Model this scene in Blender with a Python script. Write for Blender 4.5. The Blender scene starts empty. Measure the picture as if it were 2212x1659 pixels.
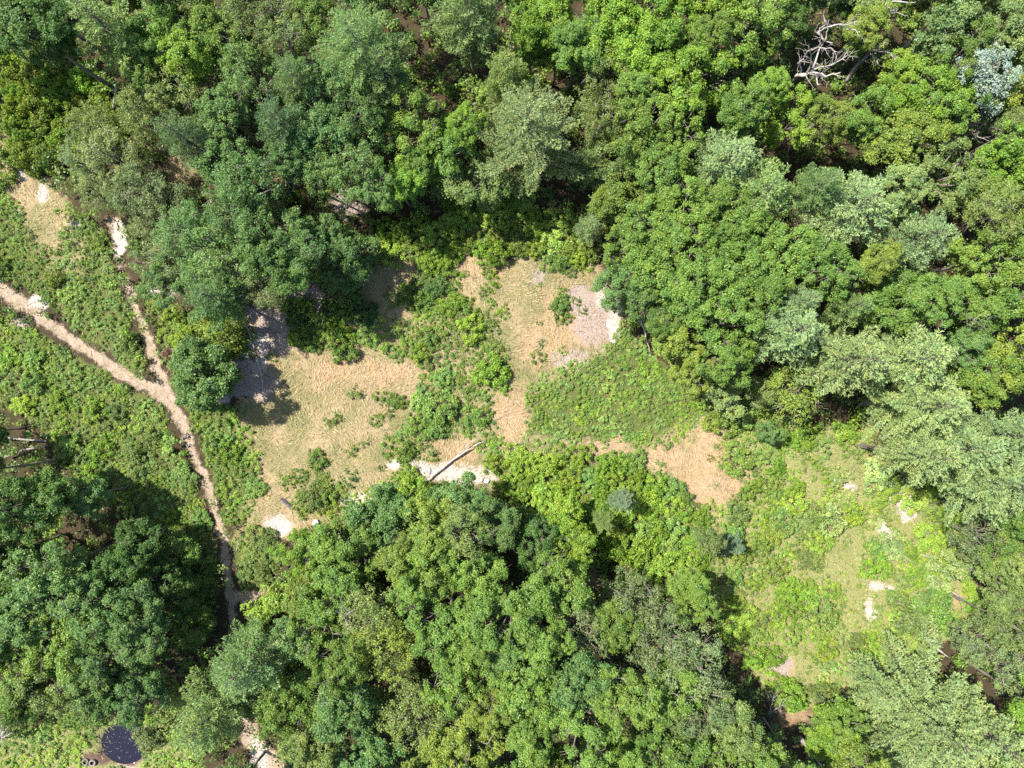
import bpy, math, random, sys
import numpy as np
from mathutils import Vector

# ------------------------------------------------------------------ camera, sky, sun
SC = bpy.context.scene
COL = SC.collection
H = 69.4                      # camera height over the ground (m)
S = 100.0 / 2212.0            # metres per survey unit on the ground
CU, CV = 1106.0, 829.5        # survey coordinates of the point below the camera

cam_data = bpy.data.cameras.new('camera')
cam_data.sensor_width = 36.0
cam_data.lens = 25.0
cam_data.clip_end = 3000.0
cam = bpy.data.objects.new('camera', cam_data)
cam.location = (0, 0, H)
COL.objects.link(cam)
SC.camera = cam

EL, AZ = math.radians(57), math.radians(-63)     # sun height, bearing from +Y
world = bpy.data.worlds.new('World')
SC.world = world
world.use_nodes = True
wn = world.node_tree.nodes
sky = wn.new('ShaderNodeTexSky')
sky.sky_type = 'NISHITA'
sky.sun_disc = False
sky.sun_elevation = EL
sky.sun_rotation = AZ
wn['Background'].inputs['Strength'].default_value = 0.105
world.node_tree.links.new(sky.outputs[0], wn['Background'].inputs[0])

sl = bpy.data.lights.new('sun', 'SUN')
sl.energy = 4.6
sl.angle = math.radians(0.5)
sl.color = (1.0, 0.95, 0.86)
sun = bpy.data.objects.new('sun', sl)
to_sun = Vector((math.sin(AZ) * math.cos(EL), math.cos(AZ) * math.cos(EL), math.sin(EL)))
sun.rotation_euler = (-to_sun).to_track_quat('-Z', 'Y').to_euler()
sun.location = (-60, 30, 90)
COL.objects.link(sun)

SC.view_settings.view_transform = 'Standard'
SC.view_settings.look = 'None'
SC.view_settings.gamma = 1.0
SC.view_settings.exposure = 1.68
SC.cycles.max_bounces = 6
SC.cycles.diffuse_bounces = 3
SC.cycles.transmission_bounces = 4
SC.cycles.use_denoising = False
SC.cycles.pixel_filter_type = 'BLACKMAN_HARRIS'

random.seed(11)
RNG = np.random.default_rng(11)

# ------------------------------------------------------------------ small numeric helpers
def hash2(ix, iy, seed):
    h = (ix * 374761393 + iy * 668265263 + seed * 1442695041) & 0xffffffff
    h = ((h ^ (h >> 13)) * 1274126177) & 0xffffffff
    return ((h ^ (h >> 16)) & 0xffff) / 65535.0

def noise2(x, y, seed=0):
    x = np.asarray(x, float); y = np.asarray(y, float)
    ix = np.floor(x).astype(np.int64); iy = np.floor(y).astype(np.int64)
    fx = x - ix; fy = y - iy
    fx = fx * fx * (3 - 2 * fx); fy = fy * fy * (3 - 2 * fy)
    a = hash2(ix, iy, seed); b = hash2(ix + 1, iy, seed)
    c = hash2(ix, iy + 1, seed); d = hash2(ix + 1, iy + 1, seed)
    return (a * (1 - fx) + b * fx) * (1 - fy) + (c * (1 - fx) + d * fx) * fy

def fbm(x, y, seed=0, o=3):
    t = 0; w = 0.5; s = 0
    for k in range(o):
        t = t + w * noise2(x * 2 ** k, y * 2 ** k, seed + k); s += w; w *= 0.5
    return t / s

def in_poly(u, v, poly):
    u = np.asarray(u, float); v = np.asarray(v, float)
    r = np.zeros(u.shape, bool)
    n = len(poly)
    for i in range(n):
        x1, y1 = poly[i]; x2, y2 = poly[(i + 1) % n]
        if y1 == y2: continue
        c = ((y1 > v) != (y2 > v)) & (u < (x2 - x1) * (v - y1) / (y2 - y1) + x1)
        r ^= c
    return r

def d_line(u, v, pts):
    best = np.full(np.shape(u), 1e9)
    for (x1, y1), (x2, y2) in zip(pts[:-1], pts[1:]):
        dx, dy = x2 - x1, y2 - y1
        t = np.clip(((u - x1) * dx + (v - y1) * dy) / (dx * dx + dy * dy), 0, 1)
        best = np.minimum(best, np.hypot(u - x1 - t * dx, v - y1 - t * dy))
    return best

def unit(a):
    return a / np.maximum(np.linalg.norm(a, axis=-1, keepdims=True), 1e-9)

def at(u, v, z=0.0):
    k = S * (H - z) / H
    return ((u - CU) * k, (CV - v) * k, z)

def uv_of(x, y, z=0.0):
    k = S * (H - z) / H
    return CU + x / k, CV - y / k

# ------------------------------------------------------------------ the map of the place
PATH_MAIN = [(-80, 570), (0, 625), (40, 650), (90, 690), (150, 730), (210, 770), (270, 810), (330, 840), (372, 872), (395, 915),
             (415, 970), (440, 1030), (460, 1090), (478, 1150), (489, 1210), (496, 1270), (503, 1340), (505, 1400)]
PATH_UP = [(248, 478), (257, 550), (275, 612), (300, 680), (325, 742), (345, 800), (370, 860)]
STRIP = [(-40, 300), (5, 345), (50, 395), (85, 440), (105, 500), (145, 565)]
TRACK_LOW = [(536, 1555), (545, 1600), (575, 1640), (640, 1690)]
CLEAR = [(505, 880), (545, 860), (560, 790), (520, 740), (545, 690), (610, 640), (700, 660), (760, 700), (775, 600), (820, 530), (960, 525), (1000, 540), (1290, 560),
         (1345, 690), (1300, 765), (1160, 835), (1140, 950), (1400, 950), (1500, 905), (1575, 930), (1615, 1050), (1565, 1105),
         (1450, 1065), (1400, 1005), (1050, 995), (1085, 1060), (870, 1045), (790, 1095), (700, 1130), (600, 1170), (500, 1185), (545, 1060), (548, 1000)]
B_ = {}
B_['left_strip'] = [(-40, 430), (45, 450), (72, 510), (110, 560), (150, 480), (190, 470), (236, 500), (247, 560), (266, 640), (290, 720), (316, 790),
                    (300, 800), (262, 778), (205, 738), (140, 690), (112, 660), (90, 640), (40, 618), (-40, 585)]
B_['left_edge'] = [(-40, 380), (10, 390), (45, 440), (60, 500), (20, 500), (-40, 450)]
B_['below_path'] = [(-40, 700), (30, 690), (70, 715), (130, 750), (200, 795), (275, 835), (330, 862), (360, 900), (385, 960), (398, 1010), (425, 1060), (450, 1110),
                    (468, 1180), (476, 1300), (440, 1330), (380, 1250), (340, 1150), (250, 1090), (150, 1010), (60, 900), (-40, 850)]
B_['path_side'] = [(400, 865), (450, 855), (530, 895), (545, 950), (556, 1040), (540, 1100), (520, 1130), (492, 1120), (474, 1050), (444, 980), (420, 925)]
B_['path_low'] = [(512, 1150), (560, 1150), (605, 1190), (590, 1240), (545, 1275), (512, 1250)]
B_['fork_side'] = [(335, 655), (420, 670), (500, 690), (520, 740), (480, 790), (420, 850), (385, 850), (365, 780), (345, 720)]
B_['centre'] = [(770, 722), (800, 690), (870, 690), (900, 662), (960, 660), (1030, 662), (1070, 700), (1080, 760), (1105, 800), (1090, 840), (1065, 845),
                (1048, 880), (1070, 920), (1082, 965), (1060, 1000), (1012, 930), (990, 915), (982, 940), (940, 952), (900, 980), (870, 995), (830, 985),
                (830, 960), (870, 930), (880, 900), (905, 870), (905, 840), (920, 800), (890, 775), (860, 770), (840, 745), (790, 752)]
B_['centre_up'] = [(835, 650), (880, 600), (930, 590), (985, 620), (1010, 660), (900, 665), (860, 660)]
B_['shade'] = [(610, 650), (690, 660), (780, 640), (800, 690), (775, 725), (740, 760), (690, 745), (640, 745), (620, 700)]
B_['meadow'] = [(1130, 870), (1160, 832), (1230, 788), (1300, 760), (1345, 700), (1385, 740), (1450, 800), (1510, 860), (1530, 890), (1480, 940),
                (1420, 955), (1300, 955), (1240, 948), (1170, 960), (1130, 950), (1145, 900)]
B_['bright'] = [(1045, 985), (1110, 965), (1200, 975), (1350, 990), (1440, 1010), (1470, 1080), (1500, 1160), (1480, 1240), (1390, 1230), (1300, 1180), (1210, 1130), (1150, 1085), (1070, 1050)]
B_['yellow'] = [(1500, 900), (1560, 868), (1640, 872), (1700, 920), (1900, 930), (1940, 990), (2000, 1050), (2080, 1100), (2120, 1200), (2110, 1330),
                (2010, 1400), (1880, 1440), (1800, 1520), (1700, 1540), (1650, 1480), (1620, 1420), (1560, 1360), (1500, 1240), (1420, 1150), (1450, 1062), (1562, 1107),
                (1615, 1050), (1582, 950)]
B_['corner_bush'] = [(-60, 125), (80, 110), (200, 150), (240, 250), (190, 320), (60, 340), (-60, 330)]
B_['pine_foot'] = [(770, 525), (830, 480), (960, 480), (990, 420), (1080, 430), (1240, 465), (1262, 530), (1292, 585), (1200, 556), (1000, 542), (930, 570), (880, 545), (800, 575)]
B_['marsh'] = [(-60, 1600), (120, 1560), (220, 1548), (350, 1540), (440, 1620), (430, 1720), (-60, 1720)]
B_['log_foot'] = [(700, 1060), (780, 1060), (860, 1020), (900, 1020), (930, 1060), (860, 1090), (720, 1110), (640, 1090), (650, 1062)]
POND = [(240, 1580), (268, 1566), (300, 1565), (318, 1572), (316, 1600), (318, 1630), (303, 1640), (280, 1650), (250, 1652), (228, 1643), (219, 1622), (224, 1598)]

# grassy or soft tracks of brush: mask names -> leaf colours (linear albedo)
LEAF = {
    'mid': (0.118, 0.194, 0.036), 'dark': (0.070, 0.130, 0.029), 'blue': (0.096, 0.168, 0.047), 'bright': (0.146, 0.240, 0.030),
    'olive': (0.134, 0.184, 0.050), 'yolive': (0.146, 0.202, 0.036), 'greyolive': (0.138, 0.180, 0.066), 'pale': (0.154, 0.222, 0.074),
    'ygreen': (0.182, 0.272, 0.038), 'lime': (0.218, 0.308, 0.056), 'light': (0.156, 0.252, 0.058), 'silver': (0.27, 0.33, 0.26),
    'pine': (0.122, 0.190, 0.054), 'palepine': (0.176, 0.244, 0.090), 'darkpine': (0.080, 0.138, 0.046), 'goldpine': (0.150, 0.215, 0.056),
    'spruce': (0.130, 0.190, 0.105), 'red': (0.130, 0.060, 0.045), 'grass': (0.165, 0.244, 0.056), 'hay': (0.232, 0.298, 0.098)}  # hay: pale leaf tone with the sun's hot spot put into it
WORD = {'mid': 'mid green', 'dark': 'dark green', 'blue': 'bluish green', 'bright': 'bright green', 'olive': 'olive', 'yolive': 'yellowish olive',
        'greyolive': 'greyish olive', 'pale': 'pale green', 'ygreen': 'yellow green', 'lime': 'lime yellow', 'light': 'light green', 'silver': 'silvery',
        'pine': 'soft green', 'palepine': 'pale grey green', 'darkpine': 'dark green', 'goldpine': 'golden green', 'spruce': 'blue grey', 'red': 'reddish brown',
        'grass': 'grass green', 'hay': 'hay coloured'}

# ------------------------------------------------------------------ the ground
def axis(a, b, step):
    core = np.arange(a, b + 1e-6, step)
    out = np.array([4, 10, 20, 40, 80, 160, 320], float)
    return np.concatenate([(a - out)[::-1], core, b + out])

def height(x, y):
    u, v = uv_of(x, y)
    z = (fbm(np.asarray(x) * 0.06 + 9, np.asarray(y) * 0.06 + 4, 5) - 0.5) * 0.9 + (noise2(np.asarray(x) * 0.5, np.asarray(y) * 0.5, 8) - 0.5) * 0.12
    dp = np.minimum(d_line(u, v, PATH_MAIN), d_line(u, v, PATH_UP))
    z = z - 0.13 * np.exp(-(dp / 14.0) ** 2)
    e = np.hypot((np.asarray(u) - 267) / 54, (np.asarray(v) - 1608) / 48)
    k = np.clip((1.6 - e) / 0.6, 0, 1)
    z = z * (1 - k) + k * (-0.12) - 0.75 * np.clip(1.25 - e, 0, 1)
    return z

def hz(u, v):
    x, y, _ = at(u, v)
    return float(height(np.array([x]), np.array([y]))[0])

def box_blur(a, r):
    for ax in (0, 1):
        c = np.cumsum(np.insert(np.pad(a, [(r + 0, r) if i == ax else (0, 0) for i in (0, 1)], mode='edge'), 0, 0, axis=ax), axis=ax)
        n = a.shape[ax]
        hi = np.take(c, np.arange(2 * r + 1, 2 * r + 1 + n), axis=ax); lo = np.take(c, np.arange(0, n), axis=ax)
        a = (hi - lo) / (2 * r + 1)
    return a

def ell(u, v, cx, cy, rx, ry, soft=0.35):
    d = np.hypot((u - cx) / rx, (v - cy) / ry)
    return np.clip((1 + soft - d) / (2 * soft), 0, 1)

def masks(u, v):
    wu = u + (fbm(u * 0.03, v * 0.03, 21) - 0.5) * 34 + (noise2(u * 0.12, v * 0.12, 31) - 0.5) * 10
    wv = v + (fbm(u * 0.03 + 50, v * 0.03, 22) - 0.5) * 34 + (noise2(u * 0.12 + 9, v * 0.12, 32) - 0.5) * 10
    su = u + (noise2(u * 0.1, v * 0.1, 41) - 0.5) * 12 + (noise2(u * 0.35, v * 0.35, 43) - 0.5) * 7; sv = v + (noise2(u * 0.1, v * 0.1, 42) - 0.5) * 12 + (noise2(u * 0.35, v * 0.35, 44) - 0.5) * 7
    wmain = np.interp(v, [560, 650, 760, 860, 900, 1000, 1100, 1200, 1300, 1400], [12, 14, 10, 13, 11, 8, 7, 8, 7, 5])
    path = np.clip((wmain - d_line(su, sv, PATH_MAIN)) / 7 + 0.5, 0, 1)
    path = np.maximum(path, np.clip((np.interp(v, [480, 560, 620, 700, 860], [13, 4, 7, 9, 9]) - d_line(su, sv, PATH_UP)) / 7 + 0.5, 0, 1))
    path = np.maximum(path, np.clip((18 - d_line(wu, wv, TRACK_LOW)) / 10 + 0.5, 0, 1))
    path = np.maximum(path, np.clip((12 - d_line(wu, wv, [(503, 1285), (555, 1285)])) / 10 + 0.5, 0, 1))
    sand = np.zeros_like(u)
    for c in [(78, 650, 17, 17), (60, 372, 26, 12), (95, 420, 16, 22), (160, 482, 20, 8), (256, 515, 15, 36), (345, 636, 12, 9), (522, 765, 16, 22), (555, 765, 20, 45), (475, 862, 20, 9), (880, 1006, 62, 11), (935, 1015, 50, 14),
              (1010, 1030, 60, 22), (1045, 1040, 22, 14), (605, 1132, 32, 22), (770, 1085, 40, 20), (850, 1062, 30, 14), (1300, 640, 14, 30),
              (1808, 1040, 18, 10), (1830, 1052, 14, 7), (1908, 1145, 14, 22), (1940, 1075, 30, 12), (1960, 1100, 20, 30), (262, 1655, 30, 8), (1895, 1265, 36, 10), (1880, 1320, 12, 26),
              (560, 1630, 22, 30), (1555, 1175, 14, 6), (1325, 700, 14, 45)]:
        sand = np.maximum(sand, ell(wu, wv, *c))
    rust = np.zeros_like(u)
    for c in [(835, 805, 62, 26), (720, 800, 40, 26), (1240, 716, 55, 30), (1190, 680, 26, 40), (1540, 1030, 85, 66), (1525, 950, 26, 40), (1440, 985, 45, 26), (1100, 885, 36, 46), (985, 970, 46, 24),
              (1100, 940, 22, 24), (1690, 1440, 30, 40), (1720, 1540, 36, 26), (1960, 1080, 40, 18), (2080, 1190, 16, 20), (1940, 1380, 26, 16), (2080, 1290, 20, 16), (1270, 1250, 22, 22),
              (1040, 575, 60, 22), (1320, 970, 60, 14), (620, 395, 30, 14), (640, 360, 14, 14), (1150, 745, 30, 40)]:
        rust = np.maximum(rust, ell(wu, wv, *c))
    litter = np.zeros_like(u)
    for c in [(1290, 690, 46, 58), (1255, 650, 30, 30), (1160, 600, 18, 20), (590, 715, 55, 50), (660, 660, 60, 40), (540, 830, 60, 34), (520, 790, 26, 40), (1235, 775, 50, 18), (360, 640, 26, 30), (550, 680, 20, 20), (370, 765, 14, 14),
              (45, 700, 18, 10), (1690, 1440, 20, 36), (750, 440, 36, 26)]:
        litter = np.maximum(litter, ell(wu, wv, *c))
    dry = in_poly(wu, wv, CLEAR).astype(float)
    dry = np.maximum(dry, np.clip((46 - d_line(wu, wv, STRIP)) / 12 + 0.5, 0, 1))
    dry = np.maximum(dry, ell(wu, wv, 400, 355, 40, 40))
    green = np.zeros_like(u)
    for k in B_:
        if k != 'shade': green = np.maximum(green, in_poly(wu, wv, B_[k]).astype(float))
    mud = np.maximum(ell(wu, wv, 267, 1608, 56, 50, 0.2), ell(wu, wv, 200, 1642, 30, 14, .3))
    hay = np.maximum(in_poly(wu, wv, B_['yellow']).astype(float), in_poly(wu, wv, B_['marsh']) * .7)
    return path, sand, rust, litter, dry, green, mud, hay

gx, gy = axis(-62, 62, 0.25), axis(-47, 47, 0.25)
GX, GY = np.meshgrid(gx, gy)
GU, GV = uv_of(GX, GY)
M_path, M_sand, M_rust, M_litter, M_dry, M_green, M_mud, M_hay = [box_blur(m, 1) for m in masks(GU, GV)]

M_soft = box_blur(box_blur(M_green, 7), 7)

def sample(mask, x, y):
    ix = np.clip(np.searchsorted(gx, x), 0, len(gx) - 1); iy = np.clip(np.searchsorted(gy, y), 0, len(gy) - 1)
    return mask[iy, ix]

def link_obj(name, me, parent=None):
    o = bpy.data.objects.new(name, me)
    COL.objects.link(o)
    if parent is not None: o.parent = parent
    return o

def tag(o, label=None, cat=None, group=None, kind=None):
    if label: o['label'] = label
    if cat: o['category'] = cat
    if group: o['group'] = group
    if kind: o['kind'] = kind
    return o

def thing(name, loc, label, cat, group=None):
    o = bpy.data.objects.new(name, None)
    o.empty_display_size = 0.3
    o.location = loc
    COL.objects.link(o)
    return tag(o, label, cat, group)

def mesh(name, v, f, mats=(), mat_idx=None, smooth=False, tint=None, col=None):
    v = np.asarray(v, np.float32); f = np.asarray(f, np.int32)
    me = bpy.data.meshes.new(name)
    n = f.shape[1]
    me.vertices.add(len(v)); me.vertices.foreach_set('co', v.ravel())
    me.loops.add(f.size); me.loops.foreach_set('vertex_index', f.ravel())
    me.polygons.add(len(f))
    me.polygons.foreach_set('loop_start', np.arange(0, f.size, n, dtype=np.int32))
    me.polygons.foreach_set('loop_total', np.full(len(f), n, np.int32))
    if smooth: me.polygons.foreach_set('use_smooth', np.ones(len(f), bool))
    for m in mats: me.materials.append(m)
    if mat_idx is not None: me.polygons.foreach_set('material_index', np.asarray(mat_idx, np.int32))
    if tint is not None:
        a = me.attributes.new('tint', 'FLOAT', 'POINT'); a.data.foreach_set('value', np.asarray(tint, np.float32))
    if col is not None:
        a = me.attributes.new('col', 'FLOAT_COLOR', 'POINT')
        c = np.ones((len(v), 4), np.float32); c[:, :3] = col
        a.data.foreach_set('color', c.ravel())
    me.update(calc_edges=True)
    return me

# ------------------------------------------------------------------ materials
def new_mat(name):
    m = bpy.data.materials.new(name); m.use_nodes = True
    nt = m.node_tree; nt.nodes.clear()
    out = nt.nodes.new('ShaderNodeOutputMaterial')
    return m, nt, out

def N(nt, kind, **kw):
    n = nt.nodes.new(kind)
    for k, val in kw.items():
        if k in n.inputs: n.inputs[k].default_value = val
        else: setattr(n, k, val)
    return n

def mixc(nt, fac, a, b, mode='MIX'):
    n = nt.nodes.new('ShaderNodeMix'); n.data_type = 'RGBA'; n.blend_type = mode
    for sock, val in ((n.inputs[0], fac), (n.inputs[6], a), (n.inputs[7], b)):
        if hasattr(val, 'node'): nt.links.new(val, sock)
        elif isinstance(val, (int, float)): sock.default_value = val
        else: sock.default_value = (*val[:3], 1)
    return n.outputs[2]

def math_(nt, op, a, b=None, c=None):
    n = nt.nodes.new('ShaderNodeMath'); n.operation = op
    for i, val in enumerate((a, b, c)):
        if val is None: continue
        if hasattr(val, 'node'): nt.links.new(val, n.inputs[i])
        else: n.inputs[i].default_value = val
    return n.outputs[0]

def noise(nt, coord, scale, detail=3, rough=0.6):
    n = N(nt, 'ShaderNodeTexNoise', Scale=scale, Detail=detail, Roughness=rough)
    nt.links.new(coord, n.inputs['Vector'])
    return n.outputs['Fac']

def leaf_mat(name, source, gloss=0.2, trans=0.34, var=0.75, rough=0.42):
    m, nt, out = new_mat(name)
    if source == 'object': base = N(nt, 'ShaderNodeObjectInfo').outputs['Color']
    else: base = N(nt, 'ShaderNodeAttribute', attribute_name='col').outputs['Color']
    t = N(nt, 'ShaderNodeAttribute', attribute_name='tint').outputs['Fac']
    hs = N(nt, 'ShaderNodeHueSaturation')
    nt.links.new(base, hs.inputs['Color'])
    nt.links.new(math_(nt, 'MULTIPLY_ADD', t, -0.04, 0.52), hs.inputs['Hue'])
    nt.links.new(math_(nt, 'MULTIPLY_ADD', t, var, 1.0 - var * 0.5), hs.inputs['Value'])
    hs.inputs['Saturation'].default_value = 1.0
    pos = N(nt, 'ShaderNodeNewGeometry').outputs['Position']
    nz = N(nt, 'ShaderNodeMapRange'); nz.inputs['From Min'].default_value = 0.42; nz.inputs['From Max'].default_value = 0.62
    nt.links.new(noise(nt, pos, 0.9, 4, 0.65), nz.inputs['Value'])
    c = mixc(nt, 1.0, hs.outputs[0], mixc(nt, nz.outputs[0], (0.90, 0.96, 1.04), (1.12, 1.04, 0.92)), 'MULTIPLY')
    p = N(nt, 'ShaderNodeBsdfPrincipled', Roughness=rough)
    p.inputs['Specular IOR Level'].default_value = gloss
    nt.links.new(c, p.inputs['Base Color'])
    tr = N(nt, 'ShaderNodeBsdfTranslucent')
    nt.links.new(mixc(nt, 1.0, c, (1.5, 1.55, 0.75), 'MULTIPLY'), tr.inputs['Color'])
    mx = N(nt, 'ShaderNodeMixShader'); mx.inputs[0].default_value = trans
    nt.links.new(p.outputs[0], mx.inputs[1]); nt.links.new(tr.outputs[0], mx.inputs[2])
    nt.links.new(mx.outputs[0], out.inputs[0])
    return m

M_LEAF = leaf_mat('leaf', 'object')
M_NEEDLE = leaf_mat('needle', 'object', gloss=0.3, trans=0.2, var=0.6, rough=0.5)
M_COVER = leaf_mat('cover_leaf', 'attr')
M_STRAW = leaf_mat('straw', 'attr', gloss=0.2, trans=0.15, var=0.7, rough=0.6)

def wood_mat(name, a, b, scale=6.0, rough=0.85, bump=0.5, stretch=(1, 1, 0.25)):
    m, nt, out = new_mat(name)
    tc = N(nt, 'ShaderNodeTexCoord')
    mp = N(nt, 'ShaderNodeMapping'); mp.inputs['Scale'].default_value = stretch
    nt.links.new(tc.outputs['Object'], mp.inputs['Vector'])
    f = noise(nt, mp.outputs[0], scale, 5, 0.7)
    r = N(nt, 'ShaderNodeMapRange'); r.inputs['From Min'].default_value = 0.35; r.inputs['From Max'].default_value = 0.65
    nt.links.new(f, r.inputs['Value'])
    p = N(nt, 'ShaderNodeBsdfPrincipled', Roughness=rough)
    nt.links.new(mixc(nt, r.outputs[0], a, b), p.inputs['Base Color'])
    bp = N(nt, 'ShaderNodeBump', Strength=bump, Distance=0.03)
    nt.links.new(f, bp.inputs['Height']); nt.links.new(bp.outputs[0], p.inputs['Normal'])
    nt.links.new(p.outputs[0], out.inputs[0])
    return m

M_BARK = wood_mat('bark', (0.085, 0.068, 0.055), (0.17, 0.145, 0.12))
M_PBARK = wood_mat('pine_bark', (0.05, 0.04, 0.032), (0.11, 0.09, 0.075))
M_BONE = wood_mat('bleached_wood', (0.15, 0.125, 0.105), (0.36, 0.325, 0.295), 5)
M_BIRCH = wood_mat('birch_bark', (0.16, 0.13, 0.115), (0.44, 0.40, 0.37), 9)
M_GREYLOG = wood_mat('weathered_log', (0.12, 0.10, 0.085), (0.25, 0.22, 0.19), 5)
M_REDWOOD = wood_mat('rotten_wood', (0.22, 0.12, 0.08), (0.38, 0.24, 0.17), 5)
M_STONE = wood_mat('stone', (0.24, 0.21, 0.195), (0.40, 0.365, 0.335), 4, 0.9, 0.6, (1, 1, 1))
M_WHITE = wood_mat('white_stone', (0.42, 0.41, 0.39), (0.58, 0.57, 0.55), 4, 0.8, 0.4, (1, 1, 1))
M_SLATE = wood_mat('grey_slab', (0.17, 0.155, 0.175), (0.26, 0.24, 0.255), 5, 0.8, 0.4, (1, 1, 1))
M_RUBBER = wood_mat('black_rubber', (0.010, 0.010, 0.012), (0.030, 0.028, 0.030), 9, 0.38, 0.2, (1, 1, 1))
M_DUSTY = wood_mat('dusty_rubber', (0.10, 0.08, 0.075), (0.24, 0.20, 0.185), 8, 0.85, 0.3, (1, 1, 1))
M_MOSSY = wood_mat('mossy_rubber', (0.05, 0.065, 0.035), (0.14, 0.14, 0.115), 7, 0.85, 0.3, (1, 1, 1))
M_CHAR = wood_mat('charred_board', (0.018, 0.014, 0.022), (0.055, 0.042, 0.062), 8, 0.55, 0.3, (0.3, 1, 1))

def ground_mat():
    m, nt, out = new_mat('ground')
    tc = N(nt, 'ShaderNodeTexCoord').outputs['Object']
    fine = noise(nt, tc, 9.0, 5, 0.7)
    mid = noise(nt, tc, 1.6, 4, 0.65)
    big = noise(nt, tc, 0.25, 3, 0.6)
    grit = noise(nt, tc, 28.0, 3, 0.7)
    A = N(nt, 'ShaderNodeAttribute', attribute_name='zone_a')
    B = N(nt, 'ShaderNodeAttribute', attribute_name='zone_b')
    sa = N(nt, 'ShaderNodeSeparateColor'); nt.links.new(A.outputs['Color'], sa.inputs[0])
    sb = N(nt, 'ShaderNodeSeparateColor'); nt.links.new(B.outputs['Color'], sb.inputs[0])
    def mask(s, soft=0.5, w=1.1):
        k = math_(nt, 'ADD', s, math_(nt, 'MULTIPLY', math_(nt, 'SUBTRACT', mid, 0.5), w))
        k = math_(nt, 'ADD', k, math_(nt, 'MULTIPLY', math_(nt, 'SUBTRACT', fine, 0.5), w * 0.9))
        r = N(nt, 'ShaderNodeMapRange'); r.interpolation_type = 'SMOOTHSTEP'
        r.inputs['From Min'].default_value = 0.5 - soft / 2; r.inputs['From Max'].default_value = 0.5 + soft / 2
        nt.links.new(k, r.inputs['Value'])
        return math_(nt, 'MULTIPLY', r.outputs[0], math_(nt, 'GREATER_THAN', s, 0.01))
    def two(a, b, f, lo=0.35, hi=0.65):
        r = N(nt, 'ShaderNodeMapRange'); r.inputs['From Min'].default_value = lo; r.inputs['From Max'].default_value = hi
        nt.links.new(f, r.inputs['Value'])
        return mixc(nt, r.outputs[0], a, b)
    floor = mixc(nt, 0.5, two((0.022, 0.016, 0.010), (0.070, 0.044, 0.028), fine), two((0.016, 0.024, 0.008), (0.060, 0.042, 0.024), mid))  # shade of the canopy gaps put into a darkened floor colour
    green = two((0.040, 0.058, 0.014), (0.105, 0.110, 0.036), fine)
    dry = mixc(nt, 0.5, two((0.115, 0.090, 0.046), (0.285, 0.222, 0.130), fine), two((0.135, 0.120, 0.050), (0.270, 0.200, 0.120), mid))
    dry = mixc(nt, 0.45, dry, two((0.092, 0.106, 0.034), (0.275, 0.200, 0.122), big, .42, .58), 'MIX')
    soil = mixc(nt, 0.5, two((0.110, 0.078, 0.052), (0.370, 0.290, 0.225), fine), two((0.150, 0.118, 0.062), (0.320, 0.240, 0.180), mid))
    sand = two((0.220, 0.172, 0.146), (0.440, 0.385, 0.345), fine)
    rust = mixc(nt, 0.5, two((0.180, 0.122, 0.064), (0.370, 0.262, 0.165), fine), two((0.240, 0.165, 0.085), (0.320, 0.222, 0.138), mid))
    litter = two((0.130, 0.098, 0.082), (0.330, 0.265, 0.228), fine)
    mud = two((0.060, 0.036, 0.030), (0.130, 0.085, 0.070), fine)
    c = floor
    c = mixc(nt, mask(sb.outputs[1]), c, green)
    c = mixc(nt, mask(B.outputs['Alpha']), c, two((0.085, 0.105, 0.030), (0.255, 0.225, 0.105), fine))
    c = mixc(nt, mask(sb.outputs[0], 1.0, 1.6), c, dry)
    c = mixc(nt, math_(nt, 'MULTIPLY', mask(sa.outputs[2], 1.2, 1.6), 0.7), c, rust)
    c = mixc(nt, mask(A.outputs['Alpha'], 0.8, 1.2), c, litter)
    c = mixc(nt, mask(sa.outputs[0]), c, soil)
    c = mixc(nt, mask(sa.outputs[1], 0.5, 1.0), c, sand)
    c = mixc(nt, mask(sb.outputs[2], 0.5, 0.7), c, mud)
    g = N(nt, 'ShaderNodeMapRange'); g.inputs['From Min'].default_value = 0.3; g.inputs['From Max'].default_value = 0.7
    g.inputs['To Min'].default_value = 0.72; g.inputs['To Max'].default_value = 1.2
    nt.links.new(grit, g.inputs['Value'])
    vm = N(nt, 'ShaderNodeVectorMath', operation='SCALE')
    nt.links.new(c, vm.inputs[0]); nt.links.new(g.outputs[0], vm.inputs['Scale'])
    p = N(nt, 'ShaderNodeBsdfPrincipled', Roughness=0.95)
    p.inputs['Specular IOR Level'].default_value = 0.1
    nt.links.new(vm.outputs[0], p.inputs['Base Color'])
    bp = N(nt, 'ShaderNodeBump', Strength=0.8, Distance=0.08)
    nt.links.new(math_(nt, 'ADD', fine, math_(nt, 'MULTIPLY', grit, 0.4)), bp.inputs['Height'])
    nt.links.new(bp.outputs[0], p.inputs['Normal'])
    nt.links.new(p.outputs[0], out.inputs[0])
    return m

def build_ground():
    ny, nx = GX.shape
    v = np.stack([GX.ravel(), GY.ravel(), height(GX, GY).ravel()], 1)
    idx = np.arange(nx * ny).reshape(ny, nx)
    f = np.stack([idx[:-1, :-1].ravel(), idx[:-1, 1:].ravel(), idx[1:, 1:].ravel(), idx[1:, :-1].ravel()], 1)
    me = mesh('ground', v, f, [ground_mat()], smooth=True)
    for nm, ch in (('zone_a', (M_path, M_sand, M_rust, M_litter)), ('zone_b', (M_dry, M_green, M_mud, M_hay))):
        a = me.attributes.new(nm, 'FLOAT_COLOR', 'POINT')
        a.data.foreach_set('color', np.stack([c.ravel() for c in ch], 1).astype(np.float32).ravel())
    tag(link_obj('ground', me), kind='structure')
build_ground()

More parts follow.
